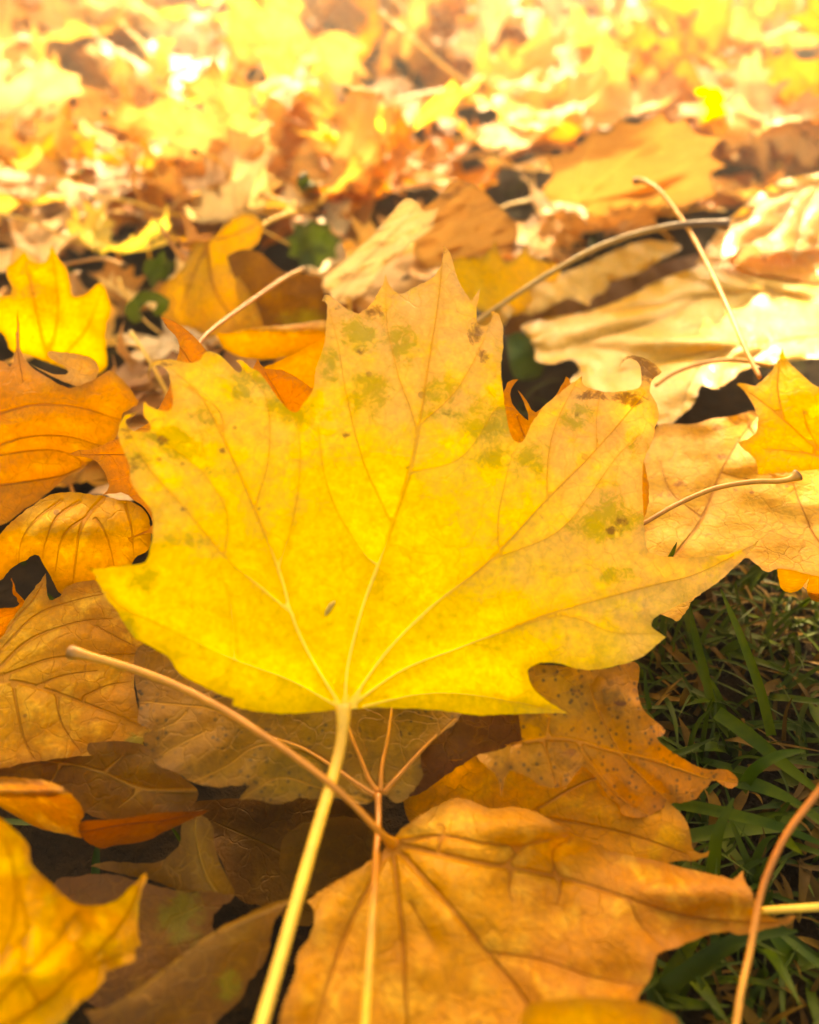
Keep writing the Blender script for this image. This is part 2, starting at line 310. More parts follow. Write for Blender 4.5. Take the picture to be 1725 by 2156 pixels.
# ------------------------------------------------------------------ a leaf at its own place, tilt and curl
LEAFGROUP = 'fallen maple leaves on the lawn'
NLEAF = [0]; SURF = {}
def leaf(label, out, plane, mat, base=None, veins=(), zt=(0, 0, 1), cell=0.0014, crease=0.0006, crease_w=0.004, bumps=(), ripple=0.0012, rs=55,
         edge_ripple=0.0, cup=0.0, st=(), br=(), vw=0.0006, name='maple_leaf', group=LEAFGROUP, cat='leaf', size=None, dmap=True):
    NLEAF[0] += 1; seed = NLEAF[0]
    ox, oy, k = zt
    tr = lambda p: (ox + p[0] * k, oy + p[1] * k) + tuple(p[2:])
    A = [at(*a) for a in plane]
    n = np.cross(A[1] - A[0], A[2] - A[0]); n /= np.linalg.norm(n)
    if n @ (CAM - A[0]) < 0: n = -n
    def hit(pp, h=0.0):
        d = rays(pp); return CAM + d * ((((A[0] - CAM) @ n) + h) / (d @ n))[..., None]
    ex = np.cross(n, (0, -1, 0.0)); ex = RT - (RT @ n) * n; ex /= np.linalg.norm(ex); ey = np.cross(n, ex)
    P0 = hit(np.array([tr(out[0])[:2]]))[0] if base is None else hit(np.array([base], float))[0]
    def loc(W): return np.stack([(W - P0) @ ex, (W - P0) @ ey], -1)
    ringpx = smooth([tr(p) for p in out], 7.0); ring = loc(hit(ringpx))
    # resample so steps ~ cell
    keep = [0]
    for i in range(1, len(ring)):
        if np.linalg.norm(ring[i] - ring[keep[-1]]) > cell * 0.55: keep.append(i)
    ring = ring[keep]
    nn = vnoise(ring, 900, seed) * cell * 0.22; ring = ring + np.stack([nn, -nn], 1)
    vl = []
    for vv in veins:
        wd = 1.0
        if isinstance(vv[0], (int, float)): wd = vv[0]; vv = vv[1:]
        pl = loc(hit(openspline([tr(p) for p in vv], 12.0))); vl.append((pl, vw * wd))
    V2, F = fill(ring, [p for p, _ in vl], cell, seed)
    vr, raw = segdist(V2, vl) if vl else (np.full(len(V2), 60.0), np.full(len(V2), 1.0))
    ed = mind(V2, ring)
    h = ripple * vnoise(V2, rs, seed) + ripple * 0.35 * vnoise(V2, rs * 3, seed + 50)
    h -= crease * np.exp(-(raw / crease_w) ** 1.2)
    if edge_ripple: h += edge_ripple * np.exp(-ed / 0.006) * vnoise(V2, 110, seed + 9)
    r = np.hypot(*V2.T); h += cup * (V2[:, 0] ** 2)
    W = P0 + V2[:, 0:1] * ex + V2[:, 1:2] * ey
    px, py, _ = project(W)
    for bx, by, amp, rx, *ry in bumps:
        ry = ry[0] if ry else rx
        h += amp * np.exp(-((px - bx) / rx) ** 2 - ((py - by) / ry) ** 2)
    d = W - CAM; dn = (A[0] - CAM) @ n
    V3 = CAM + d * ((dn + h) / (d @ n))[:, None]
    sz = size or np.percentile(r, 98)
    def blob(L):
        a = np.zeros(len(V2))
        for bx, by, rx, *re in L:
            ry = re[0] if re else rx; am = re[1] if len(re) > 1 else 1.0
            a = np.maximum(a, am * np.exp(-((px - bx) / rx) ** 2 - ((py - by) / ry) ** 2))
        return a
    root = bpy.data.objects.new(name, None); COL.objects.link(root); root.location = V3[np.argmin(r)]; root.empty_display_size = 0.01
    tag(root, label, cat, group)
    me = make_mesh('leaf_blade', V3 - np.array(root.location), F, V2, dict(vr=np.minimum(vr, 60), rad=r / sz, edge=ed * 1000, st=blob(st), br=blob(br)), M[mat])
    link('leaf_blade', me, root)
    SURF[root.name] = hit
    return root
HAZE = 0.23
# ------------------------------------------------------------------ ground
def ground():
    n = 120; V = []; F = []
    ys = np.concatenate([np.linspace(-1.0, 3, 90), np.geomspace(3.2, 60, 30)]); xs = np.concatenate([-np.geomspace(40, 1.6, 20), np.linspace(-1.5, 1.5, 70), np.geomspace(1.6, 40, 20)])
    for y in ys:
        for x in xs:
            z = -0.004 + 0.006 * noise.noise(Vector((x * 9, y * 9, 1))) + 0.003 * noise.noise(Vector((x * 40, y * 40, 2)))
            V.append((x, y, z))
    m = len(xs)
    for j in range(len(ys) - 1):
        for i in range(m - 1): F.append((j * m + i, j * m + i + 1, (j + 1) * m + i + 1, (j + 1) * m + i))
    me = bpy.data.meshes.new('ground'); me.from_pydata(V, [], F); me.polygons.foreach_set('use_smooth', [True] * len(F)); me.materials.append(M['soil'])
    o = link('ground', me); tag(o, kind='structure')
ground()
# ------------------------------------------------------------------ the big golden leaf
Z1 = (176.2, 493.3, 0.8375)
hero_out = [(635,1197),(560,1203),(490,1205),(430,1198),(372,1186,1),(377,1168,1),(340,1155),(290,1130),(250,1110),(232,1090),(215,1065),(180,1042),(148,1025),(125,1012),(100,975),(80,940),(60,920),(38,880),(22,848),(0,838,1),
 (25,840),(60,838),(110,832),(145,828),(160,815),(170,780),(175,740),(172,700),(160,680),(135,650),(120,620),(115,580),(100,545),(88,510),(90,480),(100,461),(118,450),(140,446,1),(118,458),(107,468),(110,482),(130,494),(160,497),(171,490),(165,474),(152,455),(150,440),(154,420,1),
 (160,430),(185,440),(205,445),(220,440),(225,415),(222,390),(218,365),(212,345),(195,330),(180,328),(170,342),(165,370,1),(162,342),(175,322),(205,314),(235,318),(262,322),(290,318),(308,295),(330,298),(350,310),(365,325),(385,345),(395,347),(398,335),(392,324),(383,318,1),(400,317),(420,335),(440,345),(460,370),(480,400),(500,425),(515,440),(530,450,1),
 (545,438),(562,413),(575,395),(580,370),(585,330),(597,300),(607,270),(608,240),(612,200),(612,172),(600,168,1),(606,154),(618,153),(640,170),(665,190),(692,198),(720,180),(745,140),(760,101,1),(768,125),(785,145),(805,148),(835,130),(870,115),(895,85),(905,50),(903,26,1),(920,45),(932,80),(940,110),(955,140),(975,168,1),(985,155),(997,136,1),(993,160),(988,190),(990,222),(1005,230),(1020,225),(1028,205),(1022,192,1),(1040,198),(1050,215),(1055,245),(1055,290),(1050,330),(1052,370),(1055,400),(1060,440),(1066,470),(1072,500),(1085,520),(1100,522),(1115,500),(1130,470),(1160,430),(1190,405),(1220,380),(1240,365),(1253,355,1),
 (1255,375),(1275,388),(1320,397),(1370,393),(1398,383),(1402,360),(1400,335),(1390,318),(1370,313),(1355,322),(1348,335,1),(1351,316),(1375,305),(1400,308),(1425,318),(1445,335),(1454,350),(1440,358),(1427,372),(1424,395),(1432,410),(1442,430),(1446,455),(1438,480),(1430,520),(1412,560),(1405,600),(1405,650),(1408,700),(1412,760),(1422,798),(1450,808),(1500,813),(1550,812),(1600,808),(1650,795),(1700,768,1),
 (1670,805),(1640,830),(1610,860),(1570,890),(1530,915),(1490,935),(1450,955),(1435,965),(1428,985),(1445,1000),(1464,1012,1),(1440,1035),(1400,1065),(1350,1082),(1290,1095),(1240,1092),(1190,1078),(1150,1078),(1122,1090),(1118,1110),(1130,1140),(1155,1165),(1185,1185),(1216,1204,1),(1180,1203),(1120,1205),(1040,1208),(980,1208),(900,1198),(820,1192),(740,1190),(680,1192),(655,1200)]
hero_veins = [
 (1.9,(652,1192),(600,1110),(560,1040),(525,960),(490,840),(430,690),(355,520),(290,400),(215,335)),
 (1.3,(650,1192),(520,1120),(380,1068),(200,985),(90,930),(20,850)),
 (1.0,(527,955),(420,865),(355,810),(255,690),(160,580),(105,470)),
 (2.1,(656,1192),(665,1080),(700,940),(740,830),(775,735),(830,560),(868,320),(890,180),(904,50)),
 (0.8,(740,830),(705,800),(640,700),(605,600),(590,480)),(0.8,(768,715),(700,560),(660,400),(640,280),(610,165)),(0.7,(800,650),(835,500),(790,350),(762,220),(760,110)),(0.6,(845,480),(930,400),(990,300),(1030,200)),(0.5,(820,600),(950,560),(1040,430)),
 (2.0,(660,1192),(760,1050),(880,930),(1020,820),(1170,660),(1290,540),(1410,400)),
 (0.8,(1045,795),(1042,720),(1060,620),(1080,545)),(0.8,(1165,662),(1168,560),(1190,470),(1240,370)),(0.6,(1290,540),(1290,460),(1300,400)),(0.6,(1020,820),(1200,740),(1340,560),(1400,500)),
 (1.6,(660,1192),(800,1095),(940,1040),(1150,960),(1400,890),(1550,850),(1690,775)),(0.6,(1000,1018),(1200,960),(1330,1000),(1440,1005)),
 (1.1,(664,1195),(850,1155),(1000,1160),(1200,1200)),
 (0.7,(490,840),(530,700),(545,560),(535,460)),(0.7,(430,690),(465,560),(460,420),(400,330)),(0.6,(355,520),(340,440),(250,380)),(0.5,(355,810),(360,700),(300,600),(180,500)),(0.5,(380,1068),(370,930),(340,840))]
D1 = lambda x, y: (176.2 + x * .8375, 493.3 + y * .8375)
def DB(L, tr=D1):
    return [(*tr(a[0], a[1]), *a[2:]) for a in L]
hero = leaf('large golden yellow maple leaf in sharp focus in the middle, with a long pale stalk', hero_out,
 [(720,1490,.050),(935,520,.108),(195,1200,.072)], 'hero', base=(722,1490), veins=hero_veins, zt=Z1, cell=0.0009, crease=0.0015, crease_w=0.004, ripple=0.0026, rs=42, edge_ripple=0.0028,
 bumps=[(1500,1130,-.008,200),(300,820,.004,120),(1340,800,.004,70),(1100,1460,-.003,200,80),(860,1050,.003,260,300)], cup=-0.35, vw=0.00031,
 st=DB([(230,510,78,32),(250,545,52,19),(130,570,52,40,.8),(410,400,39,35,.8),(440,370,65,30,.8),(540,455,65,30,.8),(690,250,39,46,.9),(660,230,26,40,.8),(790,265,52,68,.9),(720,400,52,54),(735,430,34,40,.8),(900,400,47,46,.8),(1000,470,65,68,.9),(1040,560,57,32,.9),(1120,560,52,54,.8),(1240,470,39,24,.9),(1250,440,34,19,.9),(1320,700,78,54),(1290,735,78,38,.9),(1390,540,34,54,.7),(240,770,78,22,.8),(150,870,44,35,.7),(100,980,52,40,.8),(300,460,47,30,.8),(620,330,23,54,.9),(1340,850,78,27,.6),(930,450,78,16,.9),(480,440,31,40,.7),(330,600,65,19,.6)]),
 br=DB([(1350,720,18,14),(1330,742,20,10,),(730,195,26,16),(640,185,9,7),(1270,405,50,16,.9),(1360,415,60,18,.9),(985,262,26,40,.8),(120,580,30,30,.8),(200,520,16,12),(660,505,14,9),(815,585,10,6),(350,545,10,8),(250,690,7,6),(440,690,8,6),(495,845,8,6),(180,470,40,18,.7),(700,300,20,20,.6),(1000,300,20,24,.8),(1240,455,20,9,.6),(925,450,40,10,.7),(110,500,20,16,.8),(1395,335,44,34,1.25),(1425,350,30,24,1.2),(165,345,16,24,1.0),(205,325,24,10,.9),(905,45,9,16,.8),(606,160,10,8,1.1),(1026,200,10,9,.9),(1253,362,10,10,1.1),(135,448,24,8,1.0),(12,845,12,8,1.1),(390,322,12,6,.9)]))
pixstalk([(722,1482,.0515),(723,1510,.050),(719,1560,.0475),(704,1625,.046),(664,1760,.046),(607,1960,.047),(545,2175,.048),(500,2330,.049)], .00118, .00086, 'stalk_yellow', hero, bulge_start=.00045)
# tiny seed lying on it
sd_ = bpy.data.objects.new('seed_husk', None)
P = openspline(np.array([at(*D1(608,960),.0655), at(*D1(618,940),.0665), at(*D1(632,922),.0668)]), .0005)
def husk():
    V = []; F = []; seg = 8; n = len(P)
    for i in range(n):
        s = i / (n - 1); r = .00062 * math.sin(math.pi * (s * .9 + .05)) ** .6
        for k in range(seg):
            th = 2 * math.pi * k / seg; V.append(P[i] + np.array([math.cos(th) * r, math.sin(th) * r * .3, math.sin(th) * r]))
    for i in range(n - 1):
        for k in range(seg): F.append((i * seg + k, i * seg + (k + 1) % seg, (i + 1) * seg + (k + 1) % seg, (i + 1) * seg + k))
    F += [tuple(range(seg)), tuple((n - 1) * seg + k for k in range(seg))]
    me = bpy.data.meshes.new('seed_husk'); me.from_pydata([tuple(v) for v in V], [], F); me.polygons.foreach_set('use_smooth', [True] * len(F)); me.materials.append(M['husk'])
    o = link('seed_husk', me); tag(o, 'tiny pale seed husk lying on the big golden leaf', 'seed')
husk()
# ------------------------------------------------------------------ leaves behind and around it
n_left = leaf('rust orange maple leaf peeping out behind the left side of the golden leaf', [(139,957,1),(165,947),(200,944),(240,926),(300,900),(340,850),(365,790),(373,755),(376,722),(368,705),(352,690),(340,667,1),(365,676),(400,700),(435,738),(470,790),(515,800),(543,755,1),(557,775),(594,779),(627,796),(655,816),(700,850),(700,1000),(600,1150),(450,1160),(340,1140),(318,1122),(270,1133,1),(318,1110),(318,1090),(302,1066),(280,1052),(262,1038),(214,1041,1),(229,1028),(228,1010),(215,985),(196,968)],
 [(600,1150,.040),(560,800,.072),(214,1041,.054)], 'red', base=(600,1100), veins=[((600,1100),(450,1000),(300,960),(145,957)),((600,1100),(500,900),(400,760),(345,675)),((620,1000),(610,880),(548,765))], cell=.0016)
pixstalk([(410,740,.062),(440,700,.062),(520,640,.056),(600,585,.052),(640,566,.050)], .0006, .0008, 'stalk_red', n_left)
n_right = leaf('orange curled leaf with thin tips behind the golden leaf, at its right notch', [(1058,835),(1070,807),(1091,798,1),(1077,820),(1079,850),(1112,885),(1104,850),(1088,816,1),(1110,845),(1128,868),(1165,840),(1185,810),(1192,787,1),(1202,805),(1215,850),(1330,900),(1350,1100),(1100,1100),(1040,940),(1050,880)],
 [(1100,1100,.045),(1192,790,.072),(1350,1000,.055)], 'orange', base=(1200,1080), cell=.0016, veins=[((1200,1080),(1120,950),(1085,860),(1080,810)),((1200,1080),(1190,900),(1192,795))], ripple=.002)
pixstalk([(1320,1115,.054),(1357,1101,.056),(1420,1065,.058),(1500,1030,.060),(1580,1015,.061),(1640,1013,.061),(1668,1007,.061),(1680,1000,.0615)], .0005, .0007, 'stalk_orange', n_right, bulge_end=.0009)
Z4 = (1020.4, 352.3, .4085); ZR = (986.6, 704.7, .4281)
leaf('broad pale glossy leaf lying flat at the right behind the big golden leaf', [(190,815),(300,780),(460,755),(600,720),(750,660),(850,605),(950,560),(1080,520),(1130,490),(1250,465),(1400,480),(1725,500),(1900,520),(1900,1000),(1725,985),(1500,1010),(1330,1045),(1290,1080),(1230,1122),(1190,1145),(1140,1125),(1110,1130),(1090,1200),(1050,1250),(1000,1290),(950,1338,1),(900,1335),(850,1280),(700,1190),(520,1140),(430,1110),(490,1050),(470,1005),(440,990),(400,1000),(360,1015),(300,1010),(260,990),(258,940),(230,880),(190,830)],
 [(1410,880,.030),(1480,545,.034),(1720,800,.036)], 'pale', base=(1900,640), zt=Z4, cell=.002, ripple=.002, rs=22, edge_ripple=.004, crease=.0025, crease_w=.008,
 veins=[(.8,(1725,620),(1450,560),(1200,540)),(.8,(1500,900),(1350,1000),(1250,1100)),(.7,(1400,655),(1250,760),(1150,840)),(1.4,(1900,760),(1500,650),(1200,660),(900,700),(300,790)),(1.2,(1900,850),(1500,900),(1100,960),(700,1050)),(1.0,(1300,660),(1100,590),(1020,560)),(.9,(1100,680),(950,760),(800,820),(500,900)),(.9,(1350,900),(1100,1040),(1000,1290)),(.9,(1500,640),(1300,560),(1200,490))], vw=.0006, bumps=[(1330,660,.005,120,40),(1560,640,-.004,140,30),(1500,720,.004,200,25),(1250,740,-.003,100,20)])
leaf('pale ruffled leaf strip with a wavy lower edge just under the thick brown stalk', [(-40,800),(60,720),(150,670),(250,610),(400,545),(560,480),(700,415),(850,375),(1010,400),(985,440),(900,480),(800,545),(650,590,1),(625,640),(565,670),(540,715,1),(480,688),(420,680),(350,715),(300,742),(220,762),(150,740,1),(110,800),(0,900),(-60,900)],
 [(1100,650,.030),(1250,540,.040),(1400,560,.034)], 'pale', zt=Z4, cell=.0018, ripple=.003, rs=60, edge_ripple=.006)
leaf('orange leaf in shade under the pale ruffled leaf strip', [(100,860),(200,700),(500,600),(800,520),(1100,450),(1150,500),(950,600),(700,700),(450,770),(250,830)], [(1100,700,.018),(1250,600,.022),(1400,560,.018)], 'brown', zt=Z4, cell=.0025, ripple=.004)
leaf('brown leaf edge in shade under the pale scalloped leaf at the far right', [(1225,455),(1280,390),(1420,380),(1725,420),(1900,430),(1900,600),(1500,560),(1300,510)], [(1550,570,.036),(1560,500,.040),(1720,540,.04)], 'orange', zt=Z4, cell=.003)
leaf('pale ribbed leaf with scalloped lower edge at the far right', [(1080,500,1),(1120,450),(1200,330),(1300,230),(1400,150),(1500,80),(1600,50),(1725,30),(1900,20),(1900,430),(1725,408),(1650,430),(1620,455),(1600,480,1),(1585,450),(1540,430),(1480,440),(1437,483,1),(1425,440),(1400,400),(1350,395),(1308,412,1),(1290,440),(1250,470),(1130,492)],
 [(1560,520,.045),(1650,380,.060),(1720,520,.047)], 'pale', base=(1800,370), zt=Z4, cell=.0022, ripple=.0012, rs=35, crease=.0025, crease_w=.006, edge_ripple=.004,
 veins=[(1.3,(1900,40),(1700,90),(1600,160),(1520,300),(1350,400)),(1.0,(1700,90),(1400,200),(1130,460)),(1.0,(1725,110),(1640,250),(1600,460)),(1,(1900,150),(1750,280),(1720,400))], vw=.0007)
q_leaf = leaf('yellow orange leaf with a sharp upright tip at the right edge', [(1545,63,1),(1560,110),(1590,150),(1640,195),(1725,260),(1900,300),(1900,700),(1725,665),(1600,675),(1500,680),(1430,690),(1422,640),(1390,590),(1350,560),(1328,530),(1370,515),(1410,480),(1425,430),(1410,370),(1380,310),(1350,270),(1308,234,1),(1360,240),(1410,252),(1445,225),(1480,190),(1520,130)],
 [(1600,990,.044),(1650,740,.064),(1720,900,.052)], 'gold', base=(1900,1000), zt=ZR, cell=.0016, edge_ripple=.003, ripple=.003, crease=.001, veins=[(1.4,(1850,640),(1725,570),(1600,460),(1480,360),(1320,240)),(1,(1725,570),(1660,430),(1645,370)),(.9,(1550,420),(1520,250),(1545,80)),(.9,(1850,640),(1650,580),(1450,560))], vw=.0005, bumps=[(1560,930,.006,40,50)])
pixstalk([(1600,795,.056),(1570,735,.058),(1520,620,.062),(1460,500,.068),(1420,440,.072),(1385,398,.075),(1355,381,.075),(1335,382,.074)], .0007, .0008, 'stalk_orange', q_leaf, bulge_end=.0006)
leaf('tan blotched leaf lying flat behind the right tip of the big golden leaf', [(930,450),(1100,440),(1200,412),(1300,400),(1425,378),(1500,500),(1725,600),(1900,640),(1900,1345),(1725,1300),(1600,1200),(1520,1152),(1490,1165),(1460,1167),(1430,1140),(1390,1110),(1370,1095),(1340,1115),(1300,1150),(1230,1215),(1150,1270),(1105,1305),(1065,1370),(1030,1417,1),(1000,1395),(950,1377),(925,1345),(850,1200),(830,900),(860,600)],
 [(1430,1280,.030),(1420,900,.036),(1700,1200,.034)], 'blotched', base=(1395,1180), zt=ZR, cell=.0015, ripple=.003, rs=38, edge_ripple=.003, crease=.001,
 veins=[(1.2,(870,1250),(1050,1040),(1150,900),(1240,680),(1330,520),(1420,400)),(1,(1900,1150),(1725,1020),(1640,850),(1600,740)),(.7,(1150,900),(1000,780),(940,620)),(.7,(1240,680),(1420,720),(1600,740))], vw=.0005,
 br=[(*[986.6 + x * .4281, 704.7 + y * .4281], a, b_) for x, y, a, b_ in [(1220,450,22,12),(960,790,24,9),(1040,730,20,8),(1250,600,24,10),(1180,980,18,10)]])
leaf('bright curled leaf edge catching light above the grass at the far right', [(1518,1148,1),(1525,1200),(1540,1250),(1580,1270),(1620,1260),(1650,1230),(1676,1193,1),(1664,1250),(1680,1295),(1725,1317),(1900,1340),(1900,1200),(1725,1190),(1600,1160)], [(1660,1245,.036),(1650,1200,.050),(1720,1240,.040)], 'tan', zt=ZR, cell=.0012, ripple=.003)
# ------------------------------------------------------------------ lower middle and right
ZB = (493.3, 1592, .7141); ZC = (246.6, 1444.6, .4289); ZD = (810.4, 1444.6, .4494)
c_leaf = leaf('olive mottled leaf with dark dots under the base of the big golden leaf', [(1280,530),(1250,570),(1200,580),(1130,560),(1060,550),(980,555),(900,550),(830,572),(760,577),(700,560),(650,552),(600,560,1),(625,515),(655,480),(610,490),(560,490),(510,498),(440,490),(370,470),(340,455),(300,428),(240,405),(190,380),(165,320),(130,280),(135,230),(180,215),(105,180),(108,80),(85,-60),(120,-200),(400,-260),(800,-280),(1300,-200),(1700,-40),(1680,150),(1600,230),(1520,290),(1490,345),(1505,440,1),(1480,480),(1440,530),(1400,570),(1360,572),(1330,545)],
 [(796,1672,.030),(300,1520,.036),(820,1500,.034)], 'olive', base=(796,1665), zt=ZC, cell=.0011, ripple=.0025, rs=45, edge_ripple=.003, crease=.0008,
 veins=[(1.5,(1280,525),(1240,460),(1190,340),(1145,230),(1100,60)),(1.6,(1295,520),(1300,400),(1330,250),(1350,120)),(1.6,(1320,520),(1400,420),(1520,290),(1680,140)),(1.6,(1250,540),(1080,410),(920,310),(760,250),(480,120),(350,95),(110,75)),(.9,(920,310),(700,290),(540,390),(370,470)),(.8,(440,220),(300,290),(200,350)),(.8,(340,130),(280,180),(190,220)),(1,(1230,560),(1000,500),(800,450),(620,545))], vw=.00045)
pixstalk([(796,1672,.031),(797,1720,.031),(793,1790,.035),(787,1880,.040),(778,2020,.042),(768,2175,.043),(762,2300,.044)], .00062, .00068, 'stalk_turning', c_leaf, bulge_start=.0001)
def rib(root, pts, zt, r0, r1, mat, lift=.0003):
    ox, oy, k = zt; P = SURF[root.name](openspline([(ox + x * k, oy + y * k) for x, y in pts], 6.0), lift)
    tube('rib', P - np.array(root.location), r0, r1, M[mat], root, seg=8)
for pts in (((1282,522),(1240,460),(1190,340),(1145,230),(1100,60)), ((1295,520),(1300,400),(1330,250),(1350,100)), ((1310,520),(1400,420),(1520,290),(1690,130)), ((1270,535),(1180,480),(1080,410),(920,310),(760,250))):
    rib(c_leaf, pts, ZC, .00048, .00026, 'stalk_orange')
leaf('crumpled speckled leaf with a blunt tip reaching over the grass', [(1000,-80),(1180,-110),(1185,20),(1200,90),(1240,140),(1290,180),(1320,215,1),(1290,240),(1268,238),(1320,290),(1400,340),(1470,380),(1520,390),(1580,388),(1620,400),(1655,435),(1650,465),(1610,478),(1570,455),(1540,440),(1500,480),(1460,525),(1400,545),(1340,550),(1290,580),(1230,610),(1170,615),(1110,600),(1100,560),(1050,520),(1010,460),(960,400),(920,380),(880,430),(850,465),(790,477),(730,465),(680,430),(620,405),(575,405),(545,535,1),(530,430),(480,380),(430,325),(500,310),(600,275),(640,255),(630,150),(620,20),(640,-100)],
 [(1130,1560,.036),(1300,1440,.040),(1540,1640,.024)], 'speckled', base=(1100,1440), zt=ZD, cell=.0011, ripple=.005, rs=60, edge_ripple=.005, crease=.0025, crease_w=.003,
 veins=[(1.4,(600,275),(760,246),(900,256),(1050,300),(1250,345),(1500,430),(1640,450)),(1.2,(900,256),(980,380),(1100,520),(1230,600)),(.8,(740,250),(770,350),(800,460)),(.8,(770,150),(760,240)),(.9,(1100,310),(1200,420),(1330,540)),(.8,(960,0),(1000,120),(1100,300))], vw=.0005, br=[(*(810.4 + x * .4494, 1444.6 + y * .4494), a, b_) for x, y, a, b_ in [(1100,85,22,10),(890,30,12,10),(870,310,20,12),(1180,430,16,8),(480,0,1,1)]])
leaf('smooth orange leaf half hidden below the crumpled speckled leaf, with a curved thin tip', [(870,1590),(960,1600),(1100,1560),(1300,1560),(1400,1680),(1435,1714),(1453,1750),(1455,1773),(1462,1791),(1480,1797),(1500,1789,1),(1484,1806),(1453,1814),(1425,1813),(1300,1850),(1100,1810),(900,1760),(850,1690)],
 [(900,1700,.020),(1200,1600,.024),(1480,1797,.020)], 'orange', base=(900,1740), cell=.0014, ripple=.004, rs=45, edge_ripple=.003, veins=[(1.2,(900,1740),(1100,1720),(1300,1750),(1450,1800)),(.8,(1100,1720),(1250,1640),(1350,1650))])
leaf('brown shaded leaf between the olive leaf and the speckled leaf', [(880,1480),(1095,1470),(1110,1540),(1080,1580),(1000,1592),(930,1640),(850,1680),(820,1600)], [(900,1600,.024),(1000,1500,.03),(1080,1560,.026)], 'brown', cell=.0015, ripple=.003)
b_leaf = leaf('large pale orange leaf with branching veins at the bottom middle', [(465,250),(500,210),(560,170),(620,135),(660,122),(720,140),(760,155),(830,150),(890,165),(960,205),(1030,245),(1090,265),(1085,278),(1130,285),(1250,310),(1350,335),(1440,355),(1475,362),(1500,336,1),(1505,370),(1525,395),(1535,430),(1560,455),(1600,480),(1662,466,1),(1630,495),(1560,512),(1500,527),(1450,518),(1390,530),(1340,550),(1290,570),(1245,585),(1240,620),(1225,660),(1200,690),(1190,715),(1120,840),(900,950),(600,1020),(300,990),(130,900),(132,789),(150,720),(180,640),(185,590),(215,545),(235,495),(237,455),(213,428,1),(250,400),(300,370),(350,340),(400,310),(435,285)],
 [(825,1775,.030),(1600,1930,.024),(700,2150,.030)], 'tan', base=(828,1780), zt=ZB, cell=.0011, ripple=.0028, rs=50, edge_ripple=.004, crease=.0016, crease_w=.0028,
 veins=[(1.8,(465,255),(600,288),(740,318),(850,335),(950,355),(1100,400),(1250,450),(1400,482),(1600,490)),(1.3,(470,248),(620,237),(740,258),(860,262),(980,230)),(1.8,(475,270),(560,360),(650,460),(745,580),(830,680),(890,780),(950,900)),(1.4,(468,280),(485,420),(498,560),(505,700),(520,950)),(1.4,(455,275),(400,380),(330,520),(280,660),(240,800)),(1.2,(450,270),(330,350),(225,425)),(.8,(745,580),(900,600),(1050,650),(1200,680)),(.8,(950,355),(940,280),(1000,240)),(.7,(800,320),(850,270),(900,240)),(.7,(820,335),(810,390),(820,430)),(.7,(960,360),(960,410),(950,440)),(.7,(520,430),(560,500),(590,560)),(.8,(1160,420),(1200,500),(1260,560)),(.7,(600,288),(620,210),(600,200))], vw=.0005,
 bumps=[(1150,1740,.006,160,50),(1450,1880,.004,150,40),(960,1900,.003,80,140)])
pixstalk([(828,1778,.0325),(800,1752,.038),(740,1690,.044),(680,1637,.048),(600,1578,.050),(558,1550,.0505),(480,1500,.051),(380,1447,.050),(280,1408,.050),(200,1385,.051),(160,1375,.0515),(148,1372,.0515)], .00055, .00085, 'stalk_orange', b_leaf, bulge_end=.0006, bulge_start=.0006)
leaf('rounded amber leaf lobe cut by the bottom edge, right of the middle', [(1095,2156),(1110,2122),(1150,2106),(1230,2099),(1330,2105),(1390,2125),(1430,2160),(1440,2300),(1090,2300)], [(1250,2250,.036),(1250,2105,.042),(1400,2200,.037)], 'amber', cell=.0013, ripple=.002)
# ------------------------------------------------------------------ left side
ZL = (0, 493.3, .4085); ZF = (0, 1021.8, .4085); ZG = (0, 704.7, .2615); ZJ = (0, 1592, .4085)
leaf('large orange leaf with curved veins bulging at the left edge', [(92,380,1),(100,500),(110,600),(160,680),(250,740),(350,790),(430,770),(500,740),(560,700),(600,720),(660,780),(700,840),(712,880),(640,920),(622,1000),(600,1050),(560,1080),(480,1110),(500,1135),(480,1165),(400,1220),(320,1270),(240,1340),(150,1400),(0,1500),(-200,1560),(-200,650),(0,650),(50,680),(75,640),(85,500)],
 [(100,1060,.034),(240,800,.056),(0,900,.050)], 'orange', base=(250,880), zt=ZL, cell=.0016, ripple=.003, rs=40, crease=.002, crease_w=.005,
 veins=[(1.2,(-200,960),(0,920),(150,882),(300,878),(450,900),(630,958)),(1,(-200,1130),(0,1080),(150,1040),(350,1040),(540,1095)),(1,(-100,1150),(0,1135),(200,1110),(330,1120),(440,1175)),(1,(0,1290),(200,1262),(350,1230),(490,1155)),(.7,(90,400),(95,600),(120,760))], vw=.0006, bumps=[(60,850,.010,160,120)])
leaf('small pale curled leaf shining in the sun on the orange leaf at the left', [(125,650,1),(220,705),(330,760),(440,790),(490,760),(508,700),(490,650),(420,620),(300,605),(240,600,1),(260,640),(330,680),(350,720),(280,720),(200,690)], [(150,815,.058),(120,745,.066),(205,790,.060)], 'pale', zt=ZL, cell=.0012, ripple=.003)
